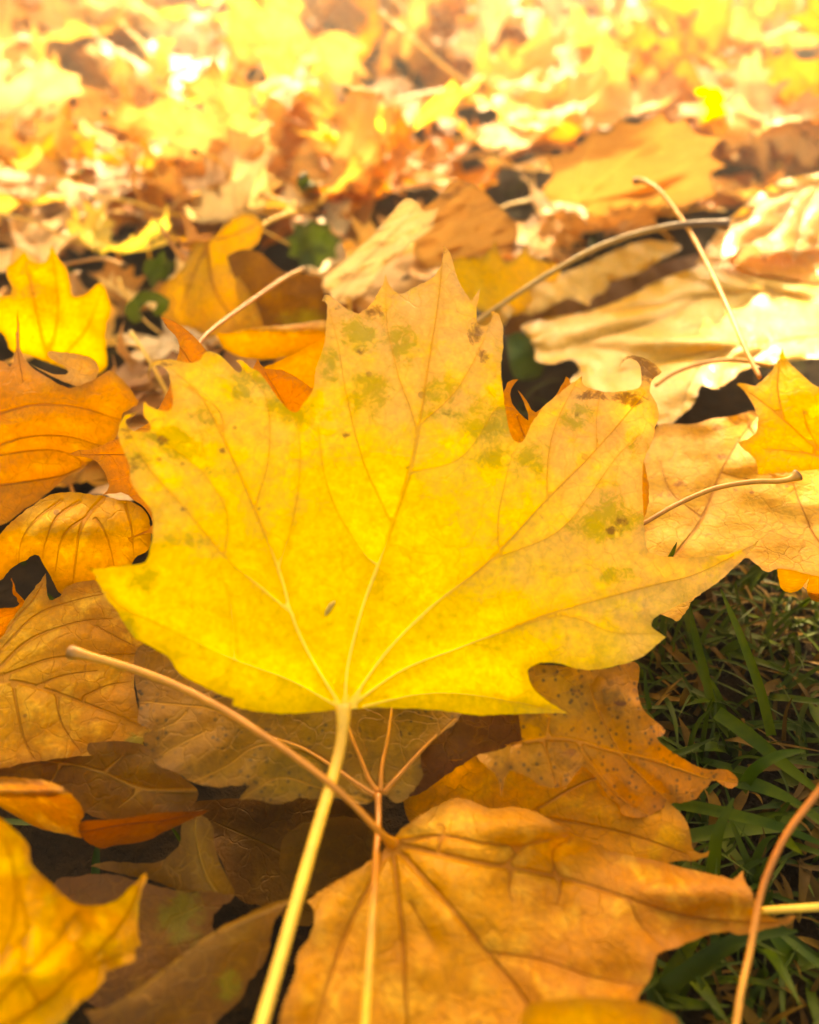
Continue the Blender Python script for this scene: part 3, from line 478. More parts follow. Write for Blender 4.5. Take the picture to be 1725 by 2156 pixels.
leaf('tan leaf rolled into a curl with dark ribs, left below the large orange leaf', [(-60,1640),(0,1610),(60,1540),(200,1420),(350,1320),(450,1277),(600,1268),(750,1290),(850,1300),(960,1330),(1050,1340),(1150,1400),(1205,1500),(1210,1700),(1150,1760),(1090,1790),(1070,1840),(1000,1990),(800,2050),(620,2040),(520,2075),(480,2085),(400,1930),(350,1850),(300,1770),(200,1820),(100,1870),(50,1930),(0,1980),(-200,2050),(-200,1700)],
 [(160,1230,.036),(200,1045,.054),(0,1180,.046)], 'tan', base=(215,1050), zt=ZG, cell=.0011, ripple=.002, rs=50, crease=.0022, crease_w=.0035,
 veins=[(1.5,(850,1305),(770,1380),(700,1470),(640,1600),(610,1800),(590,1990)),(1,(700,1470),(550,1570),(480,1700),(450,1900)),(1,(770,1480),(850,1590),(900,1750),(920,1860)),(1,(640,1340),(450,1480),(360,1700),(350,1800)),(1,(500,1330),(300,1480),(180,1640),(150,1820)),(.9,(1010,1360),(1060,1560),(1080,1800)),(.7,(1040,1640),(1120,1610),(1200,1600))], vw=.0005, bumps=[(150,1120,.010,170,60)])
leaf('broad tan leaf with dark veins and a pointed top corner at the left edge', [(240,453,1),(240,520),(245,575),(270,593),(310,570),(340,530),(400,500),(460,488),(505,500),(620,640),(780,830),(740,850),(705,900),(692,1000),(700,1080),(722,1180),(790,1250),(755,1290),(738,1340),(772,1372),(700,1375),(500,1390),(300,1410),(100,1440),(0,1460),(-200,1500),(-200,900),(0,790),(40,720),(100,640),(150,570)],
 [(100,1560,.030),(190,1230,.044),(0,1400,.038)], 'tan', base=(-20,1435), zt=ZF, cell=.0012, ripple=.003, rs=40, crease=.0018, crease_w=.0045, edge_ripple=.002,
 veins=[(1.5,(-60,1000),(0,940),(150,800),(350,720),(480,695),(580,688)),(1,(-60,930),(60,790),(200,660),(400,590),(540,560)),(1,(-60,880),(80,690),(180,580),(240,460)),(1.2,(-60,1010),(100,950),(240,900),(370,880),(700,868)),(1.6,(-60,1015),(90,1015),(290,1070),(480,1140),(640,1200),(760,1255)),(.9,(200,1030),(330,980),(500,955)),(.9,(70,1040),(95,1180),(130,1320),(200,1450)),(.8,(440,1085),(560,1030),(700,1010)),(.7,(290,1080),(320,1230),(420,1380)),(.7,(460,705),(560,760),(700,830))], vw=.00045,
 st=[(285,1560,26,20),(260,1400,30,14),(150,1390,26,10)])
leaf('small orange spike of a leaf in the dark gap at the left edge', [(25,1216,1),(35,1245),(52,1265),(42,1290),(20,1330),(-80,1400),(-80,1290),(0,1281),(38,1276),(28,1245)], [(0,1300,.036),(25,1220,.05),(-60,1300,.04)], 'orange', cell=.0015)
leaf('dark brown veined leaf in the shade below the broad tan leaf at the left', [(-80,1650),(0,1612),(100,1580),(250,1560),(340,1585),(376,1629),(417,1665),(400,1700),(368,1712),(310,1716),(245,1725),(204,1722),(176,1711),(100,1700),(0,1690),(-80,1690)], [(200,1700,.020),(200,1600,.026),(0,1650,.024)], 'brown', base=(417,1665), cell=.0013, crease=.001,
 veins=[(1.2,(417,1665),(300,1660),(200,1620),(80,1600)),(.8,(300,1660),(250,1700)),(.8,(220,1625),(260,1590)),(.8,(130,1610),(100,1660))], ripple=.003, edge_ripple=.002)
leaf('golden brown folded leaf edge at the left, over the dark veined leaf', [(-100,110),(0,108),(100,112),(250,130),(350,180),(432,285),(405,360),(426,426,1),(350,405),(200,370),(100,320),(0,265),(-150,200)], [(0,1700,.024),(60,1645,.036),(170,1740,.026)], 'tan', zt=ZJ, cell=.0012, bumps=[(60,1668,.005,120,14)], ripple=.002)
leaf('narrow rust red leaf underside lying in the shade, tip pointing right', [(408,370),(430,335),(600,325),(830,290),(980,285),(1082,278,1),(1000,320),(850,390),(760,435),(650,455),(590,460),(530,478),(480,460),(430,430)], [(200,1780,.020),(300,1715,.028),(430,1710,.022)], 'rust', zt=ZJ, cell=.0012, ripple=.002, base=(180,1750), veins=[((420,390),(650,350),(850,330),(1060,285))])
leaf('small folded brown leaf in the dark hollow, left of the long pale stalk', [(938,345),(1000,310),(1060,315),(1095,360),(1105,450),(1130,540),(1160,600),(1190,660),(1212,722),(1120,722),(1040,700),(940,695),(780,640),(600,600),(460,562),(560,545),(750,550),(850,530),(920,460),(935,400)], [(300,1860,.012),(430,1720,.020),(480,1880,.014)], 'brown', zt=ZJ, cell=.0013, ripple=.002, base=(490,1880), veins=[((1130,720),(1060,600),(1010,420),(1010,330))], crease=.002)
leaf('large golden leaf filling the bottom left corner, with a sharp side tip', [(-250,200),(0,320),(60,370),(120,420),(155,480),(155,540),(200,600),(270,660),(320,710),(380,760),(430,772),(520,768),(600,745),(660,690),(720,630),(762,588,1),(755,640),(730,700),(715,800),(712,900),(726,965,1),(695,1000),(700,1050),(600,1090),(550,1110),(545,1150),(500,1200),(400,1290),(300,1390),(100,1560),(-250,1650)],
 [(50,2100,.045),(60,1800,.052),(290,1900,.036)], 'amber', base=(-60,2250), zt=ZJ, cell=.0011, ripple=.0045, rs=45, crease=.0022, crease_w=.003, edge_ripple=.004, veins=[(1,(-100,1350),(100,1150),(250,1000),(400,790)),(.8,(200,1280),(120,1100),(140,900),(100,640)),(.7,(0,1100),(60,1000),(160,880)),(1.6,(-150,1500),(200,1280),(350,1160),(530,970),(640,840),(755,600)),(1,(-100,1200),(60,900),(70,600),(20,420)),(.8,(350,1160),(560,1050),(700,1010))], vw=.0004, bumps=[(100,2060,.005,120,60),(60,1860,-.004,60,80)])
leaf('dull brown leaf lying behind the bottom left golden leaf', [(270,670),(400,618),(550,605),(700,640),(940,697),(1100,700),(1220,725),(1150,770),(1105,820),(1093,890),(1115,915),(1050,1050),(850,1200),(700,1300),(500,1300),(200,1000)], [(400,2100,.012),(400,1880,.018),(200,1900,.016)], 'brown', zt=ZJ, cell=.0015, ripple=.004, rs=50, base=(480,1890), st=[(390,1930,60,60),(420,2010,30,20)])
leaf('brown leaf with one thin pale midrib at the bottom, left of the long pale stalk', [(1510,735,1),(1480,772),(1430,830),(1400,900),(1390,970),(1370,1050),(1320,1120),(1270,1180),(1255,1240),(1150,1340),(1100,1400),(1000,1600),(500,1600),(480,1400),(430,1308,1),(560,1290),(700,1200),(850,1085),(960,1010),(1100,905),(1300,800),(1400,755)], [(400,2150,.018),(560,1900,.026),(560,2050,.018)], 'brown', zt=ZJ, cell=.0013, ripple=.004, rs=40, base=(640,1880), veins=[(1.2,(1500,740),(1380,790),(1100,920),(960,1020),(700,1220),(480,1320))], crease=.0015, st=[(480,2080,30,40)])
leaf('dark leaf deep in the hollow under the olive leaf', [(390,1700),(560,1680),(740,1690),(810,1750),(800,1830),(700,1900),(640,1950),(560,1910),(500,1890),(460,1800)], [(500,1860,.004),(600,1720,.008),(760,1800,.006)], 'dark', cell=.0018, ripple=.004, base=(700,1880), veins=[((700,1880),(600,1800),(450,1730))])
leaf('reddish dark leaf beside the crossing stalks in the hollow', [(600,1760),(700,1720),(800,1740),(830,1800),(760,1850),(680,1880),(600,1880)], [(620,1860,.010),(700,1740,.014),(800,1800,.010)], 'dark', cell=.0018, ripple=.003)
# ------------------------------------------------------------------ middle distance
leaf('yellow maple leaf with its base up, above the orange leaf tip, left of middle', [(437,508),(470,480),(500,455),(530,450),(553,470),(550,500),(530,525),(500,545),(487,562),(510,590),(540,640),(557,692,1),(500,700),(440,710),(400,690),(350,680),(322,625,1),(340,600),(370,580),(395,545),(400,522),(345,500,1),(395,500)], [(440,700,.028),(437,510,.055),(350,650,.03)], 'gold', base=(437,512), cell=.0025, ripple=.004, veins=[(1.4,(437,510),(450,600),(500,690)),(1,(437,510),(400,600),(370,680)),(1,(437,510),(500,490),(545,470))], vw=.0009)
leaf('bright yellow leaf with two pointed lobes at the left edge', [(130,88,1),(150,130),(200,150),(240,140),(268,55,1),(300,120),(340,170),(360,250),(378,320),(430,310),(520,250),(560,330),(575,400),(550,460),(545,560),(545,690),(450,720),(250,660),(150,620),(60,600),(0,500),(-200,480),(-200,330),(0,320),(60,295),(30,180),(80,140)], [(100,740,.038),(60,560,.070),(220,680,.044)], 'gold', zt=ZL, cell=.002, ripple=.004, base=(100,760), bumps=[(60,640,.006,60)], veins=[((250,660),(190,400),(130,130)),((250,660),(300,400),(270,80)),((300,660),(450,480),(530,270))], vw=.0006)
leaf('tan leaf rolled like a tube just left of the tip of the big golden leaf', [(505,500),(560,512),(700,480),(850,470),(1000,453),(1085,450),(1085,560),(950,605),(800,645),(650,635),(560,595),(525,545)], [(560,750,.036),(560,690,.048),(680,700,.044)], 'tan', zt=(246.6,493.3,.4085), cell=.0018, ripple=.003, bumps=[(570,700,.008,200,22)])
leaf('rust brown leaf with a pale sheen behind the rolled tan leaf', [(570,115),(650,80),(740,95),(850,190),(960,205),(1060,225),(1100,330),(1090,480),(760,490),(720,380),(640,280),(605,220)], [(600,690,.028),(520,540,.056),(680,640,.036)], 'brown', zt=(246.6,493.3,.4085), cell=.0025, ripple=.004, st=[(640,680,60,30)])
leaf('plain orange leaf right behind the left notch of the big golden leaf', [(560,785),(573,768),(620,745),(655,728),(700,720),(720,900),(640,900)], [(640,880,.040),(640,740,.060),(700,800,.050)], 'orange', cell=.002)
leaf('long pale leaf leaning to the right just behind the tip of the big golden leaf', [(270,690,1),(400,590),(520,480),(600,400),(700,280),(780,200),(850,220),(900,280),(992,258,1),(970,340),(950,400),(850,470),(740,560),(640,650),(540,780),(450,850),(330,890),(270,850),(245,740)], [(690,620,.036),(880,440,.085),(760,600,.036)], 'far_pale', zt=(599,352.3,.3268), cell=.0025, ripple=.004, base=(690,620), veins=[((330,860),(500,640),(700,420),(850,260)),((400,700),(560,560))], vw=.0008)
leaf('large brown leaf standing in shadow behind the tip of the big golden leaf', [(860,640),(840,480),(880,300),(1000,180),(1100,80),(1250,130),(1380,250),(1500,380),(1470,520),(1300,600),(1100,620),(950,660)], [(960,560,.020),(1000,420,.070),(1070,540,.020)], 'far_brown', zt=(599,352.3,.3268), cell=.003, ripple=.006)
leaf('toothed yellow leaf between the big golden leaf tip and the thick stalk', [(955,545),(1010,542),(1043,508,1),(1060,548),(1085,545),(1108,515,1),(1125,545),(1180,560),(1160,610),(1120,650),(1050,670),(990,640),(950,600)], [(1050,650,.032),(1050,550,.046),(1150,600,.034)], 'gold', cell=.0025, ripple=.004)
leaf('broad tan orange leaf standing upright behind the curved stalk at the right', [(590,850),(560,790,1),(600,740),(570,660,1),(640,650),(700,625),(770,555,1),(840,560),(880,500,1),(960,520),(1060,470,1),(1100,520),(1160,500,1),(1210,560),(1320,580,1),(1270,650),(1335,700,1),(1270,730),(1290,820,1),(1180,860),(1100,930),(900,880),(800,920),(700,860)], [(1200,450,.012),(1320,260,.085),(1440,440,.012)], 'far_brown', zt=(862.5,0,.5), cell=.003, ripple=.006, rs=22, base=(1200,450), crease=.004, crease_w=.01, veins=[(1.5,(700,860),(900,680),(1120,520)),(1.2,(700,860),(1000,780),(1280,620)),(1.2,(700,860),(720,720),(780,580))], vw=.0012)
leaf('tall tan leaf standing upright to the left of the middle, in the blurred litter', [(690,490),(672,440,1),(700,420),(695,360),(668,320,1),(705,318),(712,250),(690,205,1),(725,215),(748,135,1),(768,200),(810,190,1),(792,260),(820,330,1),(786,345),(790,420),(760,500)], [(740,500,.012),(740,140,.085),(800,500,.020)], 'far_tan', cell=.005, ripple=.009, rs=22, base=(735,490), veins=[(1.5,(735,490),(740,300),(748,150)),(1,(737,400),(700,330)),(1,(738,380),(800,330)),(1,(740,280),(700,215))], vw=.0012)
leaf('yellow leaf half fallen over in the sun at the right, beside the bright grass', [(1200,380),(1290,370),(1320,400),(1335,470),(1330,560),(1345,580,1),(1280,560),(1215,530),(1250,480),(1240,430)], [(1490,280,.02),(1500,190,.07),(1530,250,.03)], 'lemon', zt=(862.5,0,.5), cell=.005, ripple=.01)
# dark green ground-ivy leaves
WG = 'green weed leaves in the lawn'
leaf('dark green lobed weed leaf between yellow leaves, left of the middle', [(612,520),(600,500,1),(618,492),(622,470,1),(645,474),(655,458,1),(672,470),(695,470,1),(696,488),(722,505,1),(705,520),(712,545,1),(688,548),(672,572,1),(655,560),(628,566,1),(628,545),(604,540,1)], [(650,570,.022),(655,460,.045),(720,520,.03)], 'green', cell=.0025, name='weed_leaf', group=WG, ripple=.009, rs=60)
leaf('small dark green weed leaf standing beside the yellow maple leaf at the left', [(300,565),(312,540,1),(325,545),(345,524,1),(352,545),(372,552,1),(362,570),(352,592,1),(335,590),(322,612,1),(312,590)], [(330,610,.03),(330,530,.05),(360,580,.034)], 'green', cell=.0025, name='weed_leaf', group=WG, ripple=.007, rs=60)
leaf('dark green twisted weed leaf lying below the small standing weed leaf', [(262,655),(280,628),(305,612),(335,618),(358,632,1),(352,655),(330,668),(322,655),(335,640),(312,636),(295,652),(300,672),(280,684,1)], [(300,680,.03),(310,615,.045),(350,650,.034)], 'green', cell=.002, name='weed_leaf', group=WG, ripple=.007, rs=60)
leaf('dim green weed leaf in the dark gap right of the golden leaf top', [(1068,720),(1090,700),(1118,712,1),(1132,740),(1150,752,1),(1140,790),(1110,800),(1080,790)], [(1100,800,.012),(1100,700,.03),(1150,760,.016)], 'green', cell=.0025, name='weed_leaf', group=WG, ripple=.006, rs=60)
leaf('green leaf fragment in the blur below the far leaves, left of middle', [(640,360),(660,385),(690,400),(700,430,1),(670,430),(640,410),(625,385)], [(660,430,.01),(660,360,.06),(700,420,.01)], 'green', cell=.003, name='weed_leaf', group=WG, ripple=.006, rs=60)
# loose stalks whose blades are out of sight
def loose(label, pts, r0, r1, mat, **kw):
    P = openspline(np.array([at(*p) for p in pts]), .0015)
    o = tube('leaf_stalk', P, r0, r1, M[mat], None, **kw); tag(o, label, 'stalk', 'loose leaf stalks')
loose('thick brown stalk with a dark swollen end slanting above the broad pale leaf', [(1000,680,.046),(1050,645,.050),(1150,580,.058),(1250,525,.064),(1340,492,.068),(1420,475,.070),(1490,470,.071),(1535,473,.071)], .0009, .0012, 'stalk_brown', bulge_end=.0010, wob=.05)
loose('thin curved orange stalk lying across the broad pale leaf, behind the curled tip', [(1380,812,.045),(1420,785,.047),(1480,765,.048),(1550,758,.049),(1630,772,.049)], .0006, .0007, 'stalk_orange')
loose('long rust coloured stalk bending down over the grass at the bottom right', [(1760,1620,.05),(1725,1665,.047),(1660,1750,.042),(1620,1830,.038),(1598,1900,.035),(1580,2000,.033),(1560,2090,.033),(1545,2200,.033)], .0006, .0005, 'stalk_red')
loose('straight pale yellow stalk coming in from the right edge', [(1600,1917,.026),(1650,1914,.028),(1800,1905,.032)], .0006, .0007, 'stalk_yellow')
# ------------------------------------------------------------------ grass
def blade_geo(base, tip, width, bend, seg=7, rng=random):
    base = np.array(base, float); tip = np.array(tip, float); ax = tip - base; L = np.linalg.norm(ax)
    side = np.cross(ax, (rng.uniform(-.3, .3), rng.uniform(-.3, .3), 1)); side /= np.linalg.norm(side) + 1e-9
    up = np.cross(side, ax / L); V = []; F = []
    for i in range(seg + 1):
        t = i / seg; c = base + ax * t + np.array(bend) * math.sin(math.pi * t) * L + np.array([0, 0, -.12 * L * t * t])
        ww = width * (1 - t ** 2.2) * .5 + width * .02
        V += [c - side * ww, c + up * ww * -.35, c + side * ww]
    for i in range(seg):
        a = i * 3; F += [(a, a + 1, a + 4, a + 3), (a + 1, a + 2, a + 5, a + 4)]
    return V, F
def in_grass(x, y):
    px, py, dz = project(np.array([x, y, 0.0]))
    return (px > 1300 and py > 1180) or (px > 1020 and 680 < py < 900 and px < 1300)
def grass_field(name, n, mat, region, hrange, wrange, label, seed, lay=0.5, zb=0.0):
    rng = random.Random(seed); V = []; F = []; k = 0
    while k < n:
        x = rng.uniform(*region[0]); y = rng.uniform(*region[1])
        h = rng.uniform(*hrange); az = rng.uniform(0, 6.28); l = rng.uniform(lay * .4, lay * 1.6)
        tip = (x + math.cos(az) * h * l, y + math.sin(az) * h * l, zb + h * max(.08, 1 - l * .75))
        v, f = blade_geo((x, y, zb - .003), tip, rng.uniform(*wrange), (rng.uniform(-.12, .12), rng.uniform(-.12, .12), rng.uniform(0, .15)), rng=rng)
        o = len(V); V += v; F += [tuple(i + o for i in ff) for ff in f]; k += 1
    me = bpy.data.meshes.new(name); me.from_pydata([tuple(p) for p in V], [], F); me.polygons.foreach_set('use_smooth', [True] * len(F)); me.materials.append(M[mat])
    o = link(name, me); tag(o, label, 'grass', kind='stuff')
grass_field('grass', 1700, 'grass_dark', ((.04, .22), (-.02, .24)), (.008, .030), (.0007, .0021), 'short dark green lawn grass between the leaves', 3, .8)
grass_field('wide_grass', 260, 'grass', ((.045, .22), (-.02, .24)), (.015, .034), (.0024, .0042), 'broader green lawn blades lying in the dark turf at the right', 13, 1.3)
grass_field('thatch', 260, 'straw', ((.04, .22), (-.02, .24)), (.004, .010), (.0015, .0036), 'dead brown thatch and leaf crumbs in the turf', 14, 1.6, zb=.003)
grass_field('dry_grass', 1400, 'straw', ((.04, .22), (-.02, .24)), (.004, .016), (.0006, .0022), 'dry brown clippings lying between the green grass', 4, 1.2)
grass_field('lawn_grass', 700, 'grass_dark', ((-.3, .2), (.02, .6)), (.008, .025), (.001, .002), 'short lawn grass glimpsed in gaps under the leaves', 5, .9)
grass_field('lit_grass', 500, 'grass', ((.25, 1.0), (.7, 1.7)), (.03, .07), (.002, .004), 'sunlit green grass standing between far leaves at the upper right', 6, .4)
def gblade(label, pts, w_, mat='grass'):
    P = openspline(np.array([at(*p) for p in pts]), .002); n = len(P); V = []; F = []
    for i in range(n):
        t = i / (n - 1); tg = P[min(i + 1, n - 1)] - P[max(i - 1, 0)]; tg /= np.linalg.norm(tg)
        vw_ = CAM - P[i]; sd2 = np.cross(tg, vw_); sd2 /= np.linalg.norm(sd2); nn = np.cross(sd2, tg)
        ww = w_ * .5 * (1 - t ** 3 * .85); V += [P[i] - sd2 * ww, P[i] - nn * ww * .4, P[i] + sd2 * ww]
    for i in range(n - 1):
        a = i * 3; F += [(a, a + 1, a + 4, a + 3), (a + 1, a + 2, a + 5, a + 4)]
    me = bpy.data.meshes.new('grass_blade'); me.from_pydata([tuple(p) for p in V], [], F); me.polygons.foreach_set('use_smooth', [True] * len(F)); me.materials.append(M[mat])
    o = link('grass_blade', me); tag(o, label, 'grass blade', 'single grass blades at the right')
gblade('long upright grass blade with a bent tip, right one of the two tall blades', [(1625,1550,.004),(1600,1450,.016),(1560,1340,.028),(1530,1270,.034),(1518,1240,.036)], .0024)
gblade('tall straight grass blade just below the right tip of the golden leaf', [(1500,1490,.004),(1480,1400,.014),(1460,1320,.024),(1452,1268,.030)], .0022)
gblade('broad grass blade lying slantwise from the middle of the grass towards the lower right', [(1510,1500,.014),(1580,1550,.013),(1640,1600,.012),(1740,1680,.010)], .0034)
gblade('grass blade arching to a pale tip above the blunt leaf tip', [(1560,1665,.010),(1590,1620,.018),(1640,1590,.022),(1695,1580,.020)], .0026)
gblade('wide grass blade with a frayed end beside the blunt leaf tip', [(1540,1640,.012),(1600,1655,.014),(1660,1680,.013),(1690,1695,.012)], .0032)
gblade('dark grass blade crossing behind the curved thin orange tip', [(1500,1860,.004),(1510,1760,.016),(1545,1680,.022)], .0028, 'grass_dark')
gblade('grass blade running flat to the right edge below the frayed blade', [(1420,1690,.010),(1520,1710,.012),(1640,1740,.012),(1760,1790,.010)], .0026)
gblade('small green grass tip poking up by the big golden leaf', [(1408,1180,.036),(1418,1160,.040),(1425,1142,.043)], .0012, 'grass_dark')
gblade('grass blade at the lower right crossing under the rust stalk', [(1400,2080,.006),(1500,2010,.014),(1580,1970,.016),(1680,1960,.012)], .0032, 'grass_dark')
gblade('pale bleached grass blade standing near the right edge', [(1650,1560,.008),(1655,1500,.018),(1668,1470,.022)], .0010, 'straw')
# ------------------------------------------------------------------ scattered leaves
HALF = [(.03,-.01),(.12,-.07),(.28,-.13),(.46,-.17,1),(.45,-.06),(.50,0),(.66,.02,1),(.58,.09),(.50,.13),(.60,.18),(.70,.24),(.86,.26,1),(.80,.36),(.80,.44),(.92,.62,1),(.74,.57),(.66,.57),(.62,.70,1),(.54,.59),(.42,.50),(.28,.43),(.25,.54),(.28,.64),(.44,.80,1),(.28,.80),(.20,.86),(.20,.97,1),(.11,.97)]
def template(seed, cell, bend=0.0, bend_az=0.0, cup=0.0, rip=0.03, twist=0.0):
    rng = random.Random(seed)
    def jit(p, s): return ((p[0] + rng.uniform(-.035, .035)) * s, p[1] + rng.uniform(-.035, .035)) + tuple(p[2:])
    ring = [(0, 0)] + [jit(p, 1) for p in HALF] + [(rng.uniform(-.05, .05), 1.13, 1)] + [jit(p, -1) for p in HALF[::-1]]
    ring = smooth(ring, cell * .8)
    vv = []
    for s in (1, -1):
        vv += [(1.4, (0, 0), (.35 * s, .26), (.9 * s, .6)), (1, (0, 0), (.3 * s, -.05), (.64 * s, .01)), (.7, (.35 * s, .26), (.6 * s, .26), (.84 * s, .26)), (.7, (0, .5), (.2 * s, .66), (.42 * s, .79)), (.7, (.4 * s, .3), (.5 * s, .45), (.61 * s, .67))]
    vv.append((1.5, (0, 0), (0, .5), (0, 1.1)))
    vl = [(openspline(v[1:], cell), .010 * v[0]) for v in vv]
    V2, F = fill(ring, [p for p, _ in vl] if cell < .06 else [], cell, seed)
    vr, raw = segdist(V2, vl); ed = mind(V2, ring)
    h = rip * vnoise(V2, 3.2, seed) + rip * .4 * vnoise(V2, 9, seed + 3) - .022 * np.exp(-raw / .04)
    r = np.hypot(V2[:, 0], V2[:, 1] - .3); h += cup * r ** 2 + rip * 1.2 * np.exp(-ed / .08) * vnoise(V2, 6, seed + 8)
    X, Y, Zz = V2[:, 0].copy(), V2[:, 1] - .35, h
    h2 = twist * X * Y; Zz = Zz + h2
    if bend:
        c, s = math.cos(bend_az), math.sin(bend_az); u = X * c + Y * s; v_ = -X * s + Y * c
        Rr = 1 / bend; a = u / Rr; u2 = np.sin(a) * (Rr - Zz); z2 = Rr - np.cos(a) * (Rr - Zz)
        X = u2 * c - v_ * s; Y = u2 * s + v_ * c; Zz = z2
    V3 = np.stack([X, Y, Zz], 1)
    bi = np.argmin(np.hypot(*V2.T))
    return V3, F, V2, dict(vr=np.minimum(vr, 60), rad=np.hypot(*V2.T) / 1.1, edge=ed * 70, st=np.zeros(len(V2)), br=np.clip(vnoise(V2, 2.2, seed + 20) * 2 - .2, 0, 1)), V3[bi]
TSPEC = [(1, 0, 0, .25, .05, 0), (2, 1.4, .3, .1, .05, .1), (3, -1.0, 1.4, .1, .07, 0), (4, 2.4, 0, 0, .04, .1), (5, .8, 1.2, .35, .06, -.3), (6, 0, 0, -.35, .08, .3), (7, 1.9, 1.57, .1, .05, 0), (8, -1.6, .6, 0, .06, .2), (9, .5, .8, .5, .09, 0), (10, 3.2, 1.0, 0, .04, 0)]
MATS = ['gold', 'orange', 'tan', 'pale', 'brown', 'lemon']; MW = [22, 19, 26, 19, 12, 5]
CW = {'gold': 'yellow', 'orange': 'orange', 'tan': 'tan', 'pale': 'pale straw', 'brown': 'brown', 'lemon': 'lemon', 'red': 'rust'}
SW = {'gold': 'stalk_yellow', 'orange': 'stalk_orange', 'tan': 'stalk_orange', 'pale': 'stalk_yellow', 'brown': 'stalk_brown', 'lemon': 'stalk_yellow', 'red': 'stalk_red'}
TP = [template(s, .045, b_, az, cu, ri, tw) for s, b_, az, cu, ri, tw in TSPEC]
TPL = [template(s, .085, b_, az, cu, ri, tw) for s, b_, az, cu, ri, tw in TSPEC]
PROTO = {}
def proto(ti, mk):
    if (ti, mk) not in PROTO:
        V3, F, V2, at_, bp_ = TP[ti]; root = bpy.data.objects.new('maple_leaf', None); root.empty_display_size = .1
        me = make_mesh('leaf_blade', V3, F, V2 * .08, at_, M['far_' + mk]); bl = bpy.data.objects.new('leaf_blade', me); bl.parent = root
        rng = random.Random(ti * 13 + 5); q = rng.uniform(-.25, .25); k_ = rng.uniform(-.15, .45)
        P_ = openspline(np.array([bp_ + (0, .0, -.005), bp_ + (q * .3, -.3, k_ * .4), bp_ + (q, -.65, k_), bp_ + (q * 2, -.95, k_ * 1.2)]), .06)
        stk = tube('leaf_stalk', P_, .012, .016, M[SW[mk]], None, seg=6, bulge_end=.012); COL.objects.unlink(stk); stk.parent = root
        PROTO[(ti, mk)] = (root, bl, stk)
    return PROTO[(ti, mk)]
rng = random.Random(20)
cands = []
def add_cands(n, yr, zr, size, flat, wx=1.25):
    for _ in range(n):
        u = rng.random(); y = math.sqrt(yr[0] ** 2 + u * (yr[1] ** 2 - yr[0] ** 2)) if yr[0] > 0 else rng.uniform(*yr)
        hw = (abs(y) * .53 + .14) * wx; x = rng.uniform(-hw, hw)
        s = rng.uniform(*size); st_ = rng.random() < flat
        tilt = abs(rng.gauss(0, .32)) if st_ else rng.uniform(.6, 1.45)
        cands.append([x, y, rng.uniform(*zr), s, tilt, rng.uniform(0, 6.283), rng.uniform(0, 6.283), rng.randrange(len(TSPEC)), rng.choices(MATS, MW)[0]])
add_cands(130, (.34, 1.5), (.0, .006), (.055, .075), 1.0, 1.1)
add_cands(170, (.22, .62), (.004, .030), (.04, .06), .75)
add_cands(200, (.45, 1.1), (.010, .05), (.055, .085), .65)
add_cands(900, (.9, 2.6), (.008, .06), (.05, .085), .55)
add_cands(700, (2.5, 6.0), (.01, .06), (.055, .085), .7, 1.1)
sel = []
for c_ in cands:
    px, py, dz = project(np.array([c_[0], c_[1], c_[2]]))
    if c_[1] < .5:                                  # keep clear of the placed leaves near the camera
        if py > 640 or px > 900: c_[4] = min(c_[4], .25); c_[2] = min(c_[2], .012); c_[3] *= .8
        if px > 1000 and py > 570: continue
    if px > 900 and py < 700 and 300 < py and px < 1700 and c_[4] > .6: c_[4] = .2
    vis = -150 < px < 1875 and -60 < py
    sel.append((dz if vis else 100 + dz, c_))
sel.sort(key=lambda a: a[0])
from mathutils import Matrix, Euler
def mat_of(c_):
    x, y, z, s, tilt, az, spin, ti, mk = c_
    return Matrix.Translation((x, y, z + s * .25 * math.sin(tilt))) @ Matrix.Rotation(az, 4, 'Z') @ Matrix.Rotation(tilt, 4, 'X') @ Matrix.Rotation(spin, 4, 'Z') @ Matrix.Scale(s, 4)
NI = 245
labels = {}
def zone(px, py):
    col = ['far left', 'left', 'left of middle', 'right of middle', 'right', 'far right'][min(5, max(0, int(px / 287.5)))]
    for lim, t_ in ((40, 'along the top edge'), (110, 'close below the top'), (190, 'high among blurred leaves'), (280, 'in the upper blur'), (380, 'in the lower blur'), (520, 'just behind the golden leaf'), (9999, 'under the front leaves')):
        if py < lim: return t_ + ', ' + col
for dz, c_ in sel[:NI]:
    pr = proto(c_[7], c_[8]); root = pr[0].copy(); COL.objects.link(root); root.matrix_world = mat_of(c_)
    for ch in pr[1:]:
        k = ch.copy(); k.parent = root; COL.objects.link(k)
    px, py, _ = project(np.array(root.matrix_world.translation))
    pos = 'flat' if c_[4] < .3 else 'tilted' if c_[4] < .75 else 'upright'
    lb = f'{CW[c_[8]]} {pos} maple leaf {zone(px, py)}'
    labels.setdefault(lb, []).append((px, root)); tag(root, lb, 'leaf', LEAFGROUP)
ORD = ['', 'second', 'third', 'fourth', 'fifth', 'sixth', 'seventh', 'eighth', 'ninth', 'tenth']
for lb, L in labels.items():
    if len(L) > 1:
        L.sort(key=lambda a: a[0])
        for i, (px, o) in enumerate(L):
            o['label'] = f'{lb}, ' + ('leftmost of its kind' if i == 0 else f'{ORD[min(i, 9)]} from left')
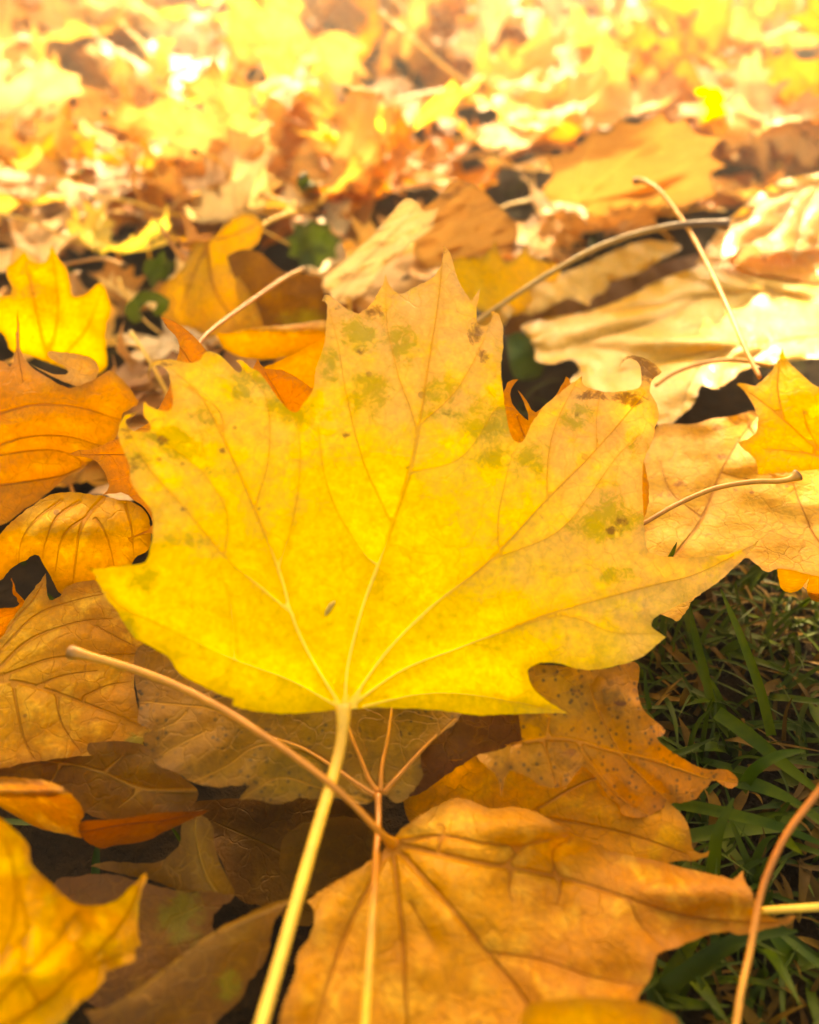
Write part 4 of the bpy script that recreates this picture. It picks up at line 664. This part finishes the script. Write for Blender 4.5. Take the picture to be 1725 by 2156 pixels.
# the far litter nobody could count
V = []; F = []; UVs = []; mi = []; at_all = {k: [] for k in ('vr', 'rad', 'edge', 'st', 'br')}; off = 0
for dz, c_ in sel[NI:]:
    V3, f, V2, at_, _ = TPL[c_[7]]; m4 = np.array(mat_of(c_)); v = V3 @ m4[:3, :3].T + m4[:3, 3]
    V.append(v); UVs.append(V2 * .08 + c_[5]); F += [(a + off, b_ + off, c2 + off) for a, b_, c2 in f]; mi += [MATS.index(c_[8])] * len(f); off += len(v)
    for k in at_all: at_all[k].append(at_[k])
me = make_mesh('leaf_litter', np.concatenate(V), F, np.concatenate(UVs), {k: np.concatenate(a) for k, a in at_all.items()}, M['far_' + MATS[0]])
for k in MATS[1:]: me.materials.append(M['far_' + k])
me.polygons.foreach_set('material_index', mi)
o = link('leaf_litter', me); tag(o, 'far carpet of fallen yellow and orange maple leaves', 'leaf litter', kind='stuff')

# ------------------------------------------------------------------ unseen young maple added past the top edge, shaped to shade the nearest leaves
def added_tree():
    rng = random.Random(77); root = bpy.data.objects.new('added_shade_sapling', None); COL.objects.link(root); root.location = (-.55, 2.78, 0)
    tag(root, 'unseen young maple added beyond the upper edge, its low bough shading the nearest leaves', 'added_tree')
    off = np.array(root.location); sdn = np.array(sd); V = []; F = []
    mid = np.array([0.0, -.08, .04]) + sdn * 1.85
    def t(nm, pts, r0, r1):
        P = openspline(np.array(pts, float), .05); tube(nm, P - off, r0, r1, M['bark'], root, seg=12, wob=.06, bulge_start=r0 * .5)
    t('trunk', [(-.55, 2.78, -.03), (-.54, 2.78, .4), (-.50, 2.75, .85), (-.45, 2.72, 1.2)], .022, .010)
    t('limb', [(-.52, 2.76, .7), (-.42, 2.2, .98), tuple(mid + (-.25, .05, -.02)), tuple(mid + (.2, 0, .03))], .010, .003)
    a = np.cross(sdn, (1, 0, 0)); a /= np.linalg.norm(a); b_ = np.cross(sdn, a)
    def put(c, s):
        q = np.array([rng.gauss(0, .6) for _ in range(3)]) + sdn; q /= np.linalg.norm(q); e = np.cross(q, (.3, .5, .8)); e /= np.linalg.norm(e); f = np.cross(q, e)
        i = len(V); ph = rng.uniform(0, 6.28)
        for j in range(10):
            r = s * (1 if j % 2 == 0 else .6); th = 6.283 * j / 10 + ph; V.append(c + (e * math.cos(th) + f * math.sin(th)) * r - off)
        F.append(tuple(range(i, i + 10)))
    for _ in range(900):
        u, v, w_ = rng.gauss(0, .15), rng.gauss(0, .20), rng.gauss(0, .07)
        if abs(u) > .25 or abs(v) > .40 or (v < -.09 and u > .12): continue  # added clump shaped for shade, left open where sun should reach the right
        put(mid + a * u + b_ * v + sdn * w_, rng.uniform(.035, .055))
    for _ in range(300):  # second added clump, placed to shade the ground at the upper left
        put(np.array([-.46, 2.72, 1.0]) + np.array([rng.gauss(0, .15), rng.gauss(0, .12), rng.gauss(0, .09)]), .045)
    me = bpy.data.meshes.new('crown'); me.from_pydata([tuple(v) for v in V], [], F); me.materials.append(M['crown']); link('crown', me, root)
    print('CROWN TOP', max(v[2] for v in V))
added_tree()
# ------------------------------------------------------------------ added haze volume imitating the veil of lens flare
def haze():
    b = NB('flare_veil_haze'); v = b.new('ShaderNodeVolumePrincipled'); v.inputs['Color'].default_value = (1, .97, .93, 1); v.inputs['Density'].default_value = HAZE
    v.inputs['Anisotropy'].default_value = 0.78; b.link(v.outputs[0], b.out.inputs['Volume'])
    x0, x1, y0, y1, z0, z1 = -45, 45, -3, 65, -1.1, 1.62
    V = [(x, y, z) for x in (x0, x1) for y in (y0, y1) for z in (z0, z1)]
    F = [(0, 1, 3, 2), (4, 6, 7, 5), (0, 4, 5, 1), (2, 3, 7, 6), (0, 2, 6, 4), (1, 5, 7, 3)]
    me = bpy.data.meshes.new('haze'); me.from_pydata(V, [], F); me.materials.append(b.m); o = link('haze', me)
    tag(o, 'added thin haze imitating the bright veil of lens flare', 'haze', kind='stuff')
if HAZE: haze()
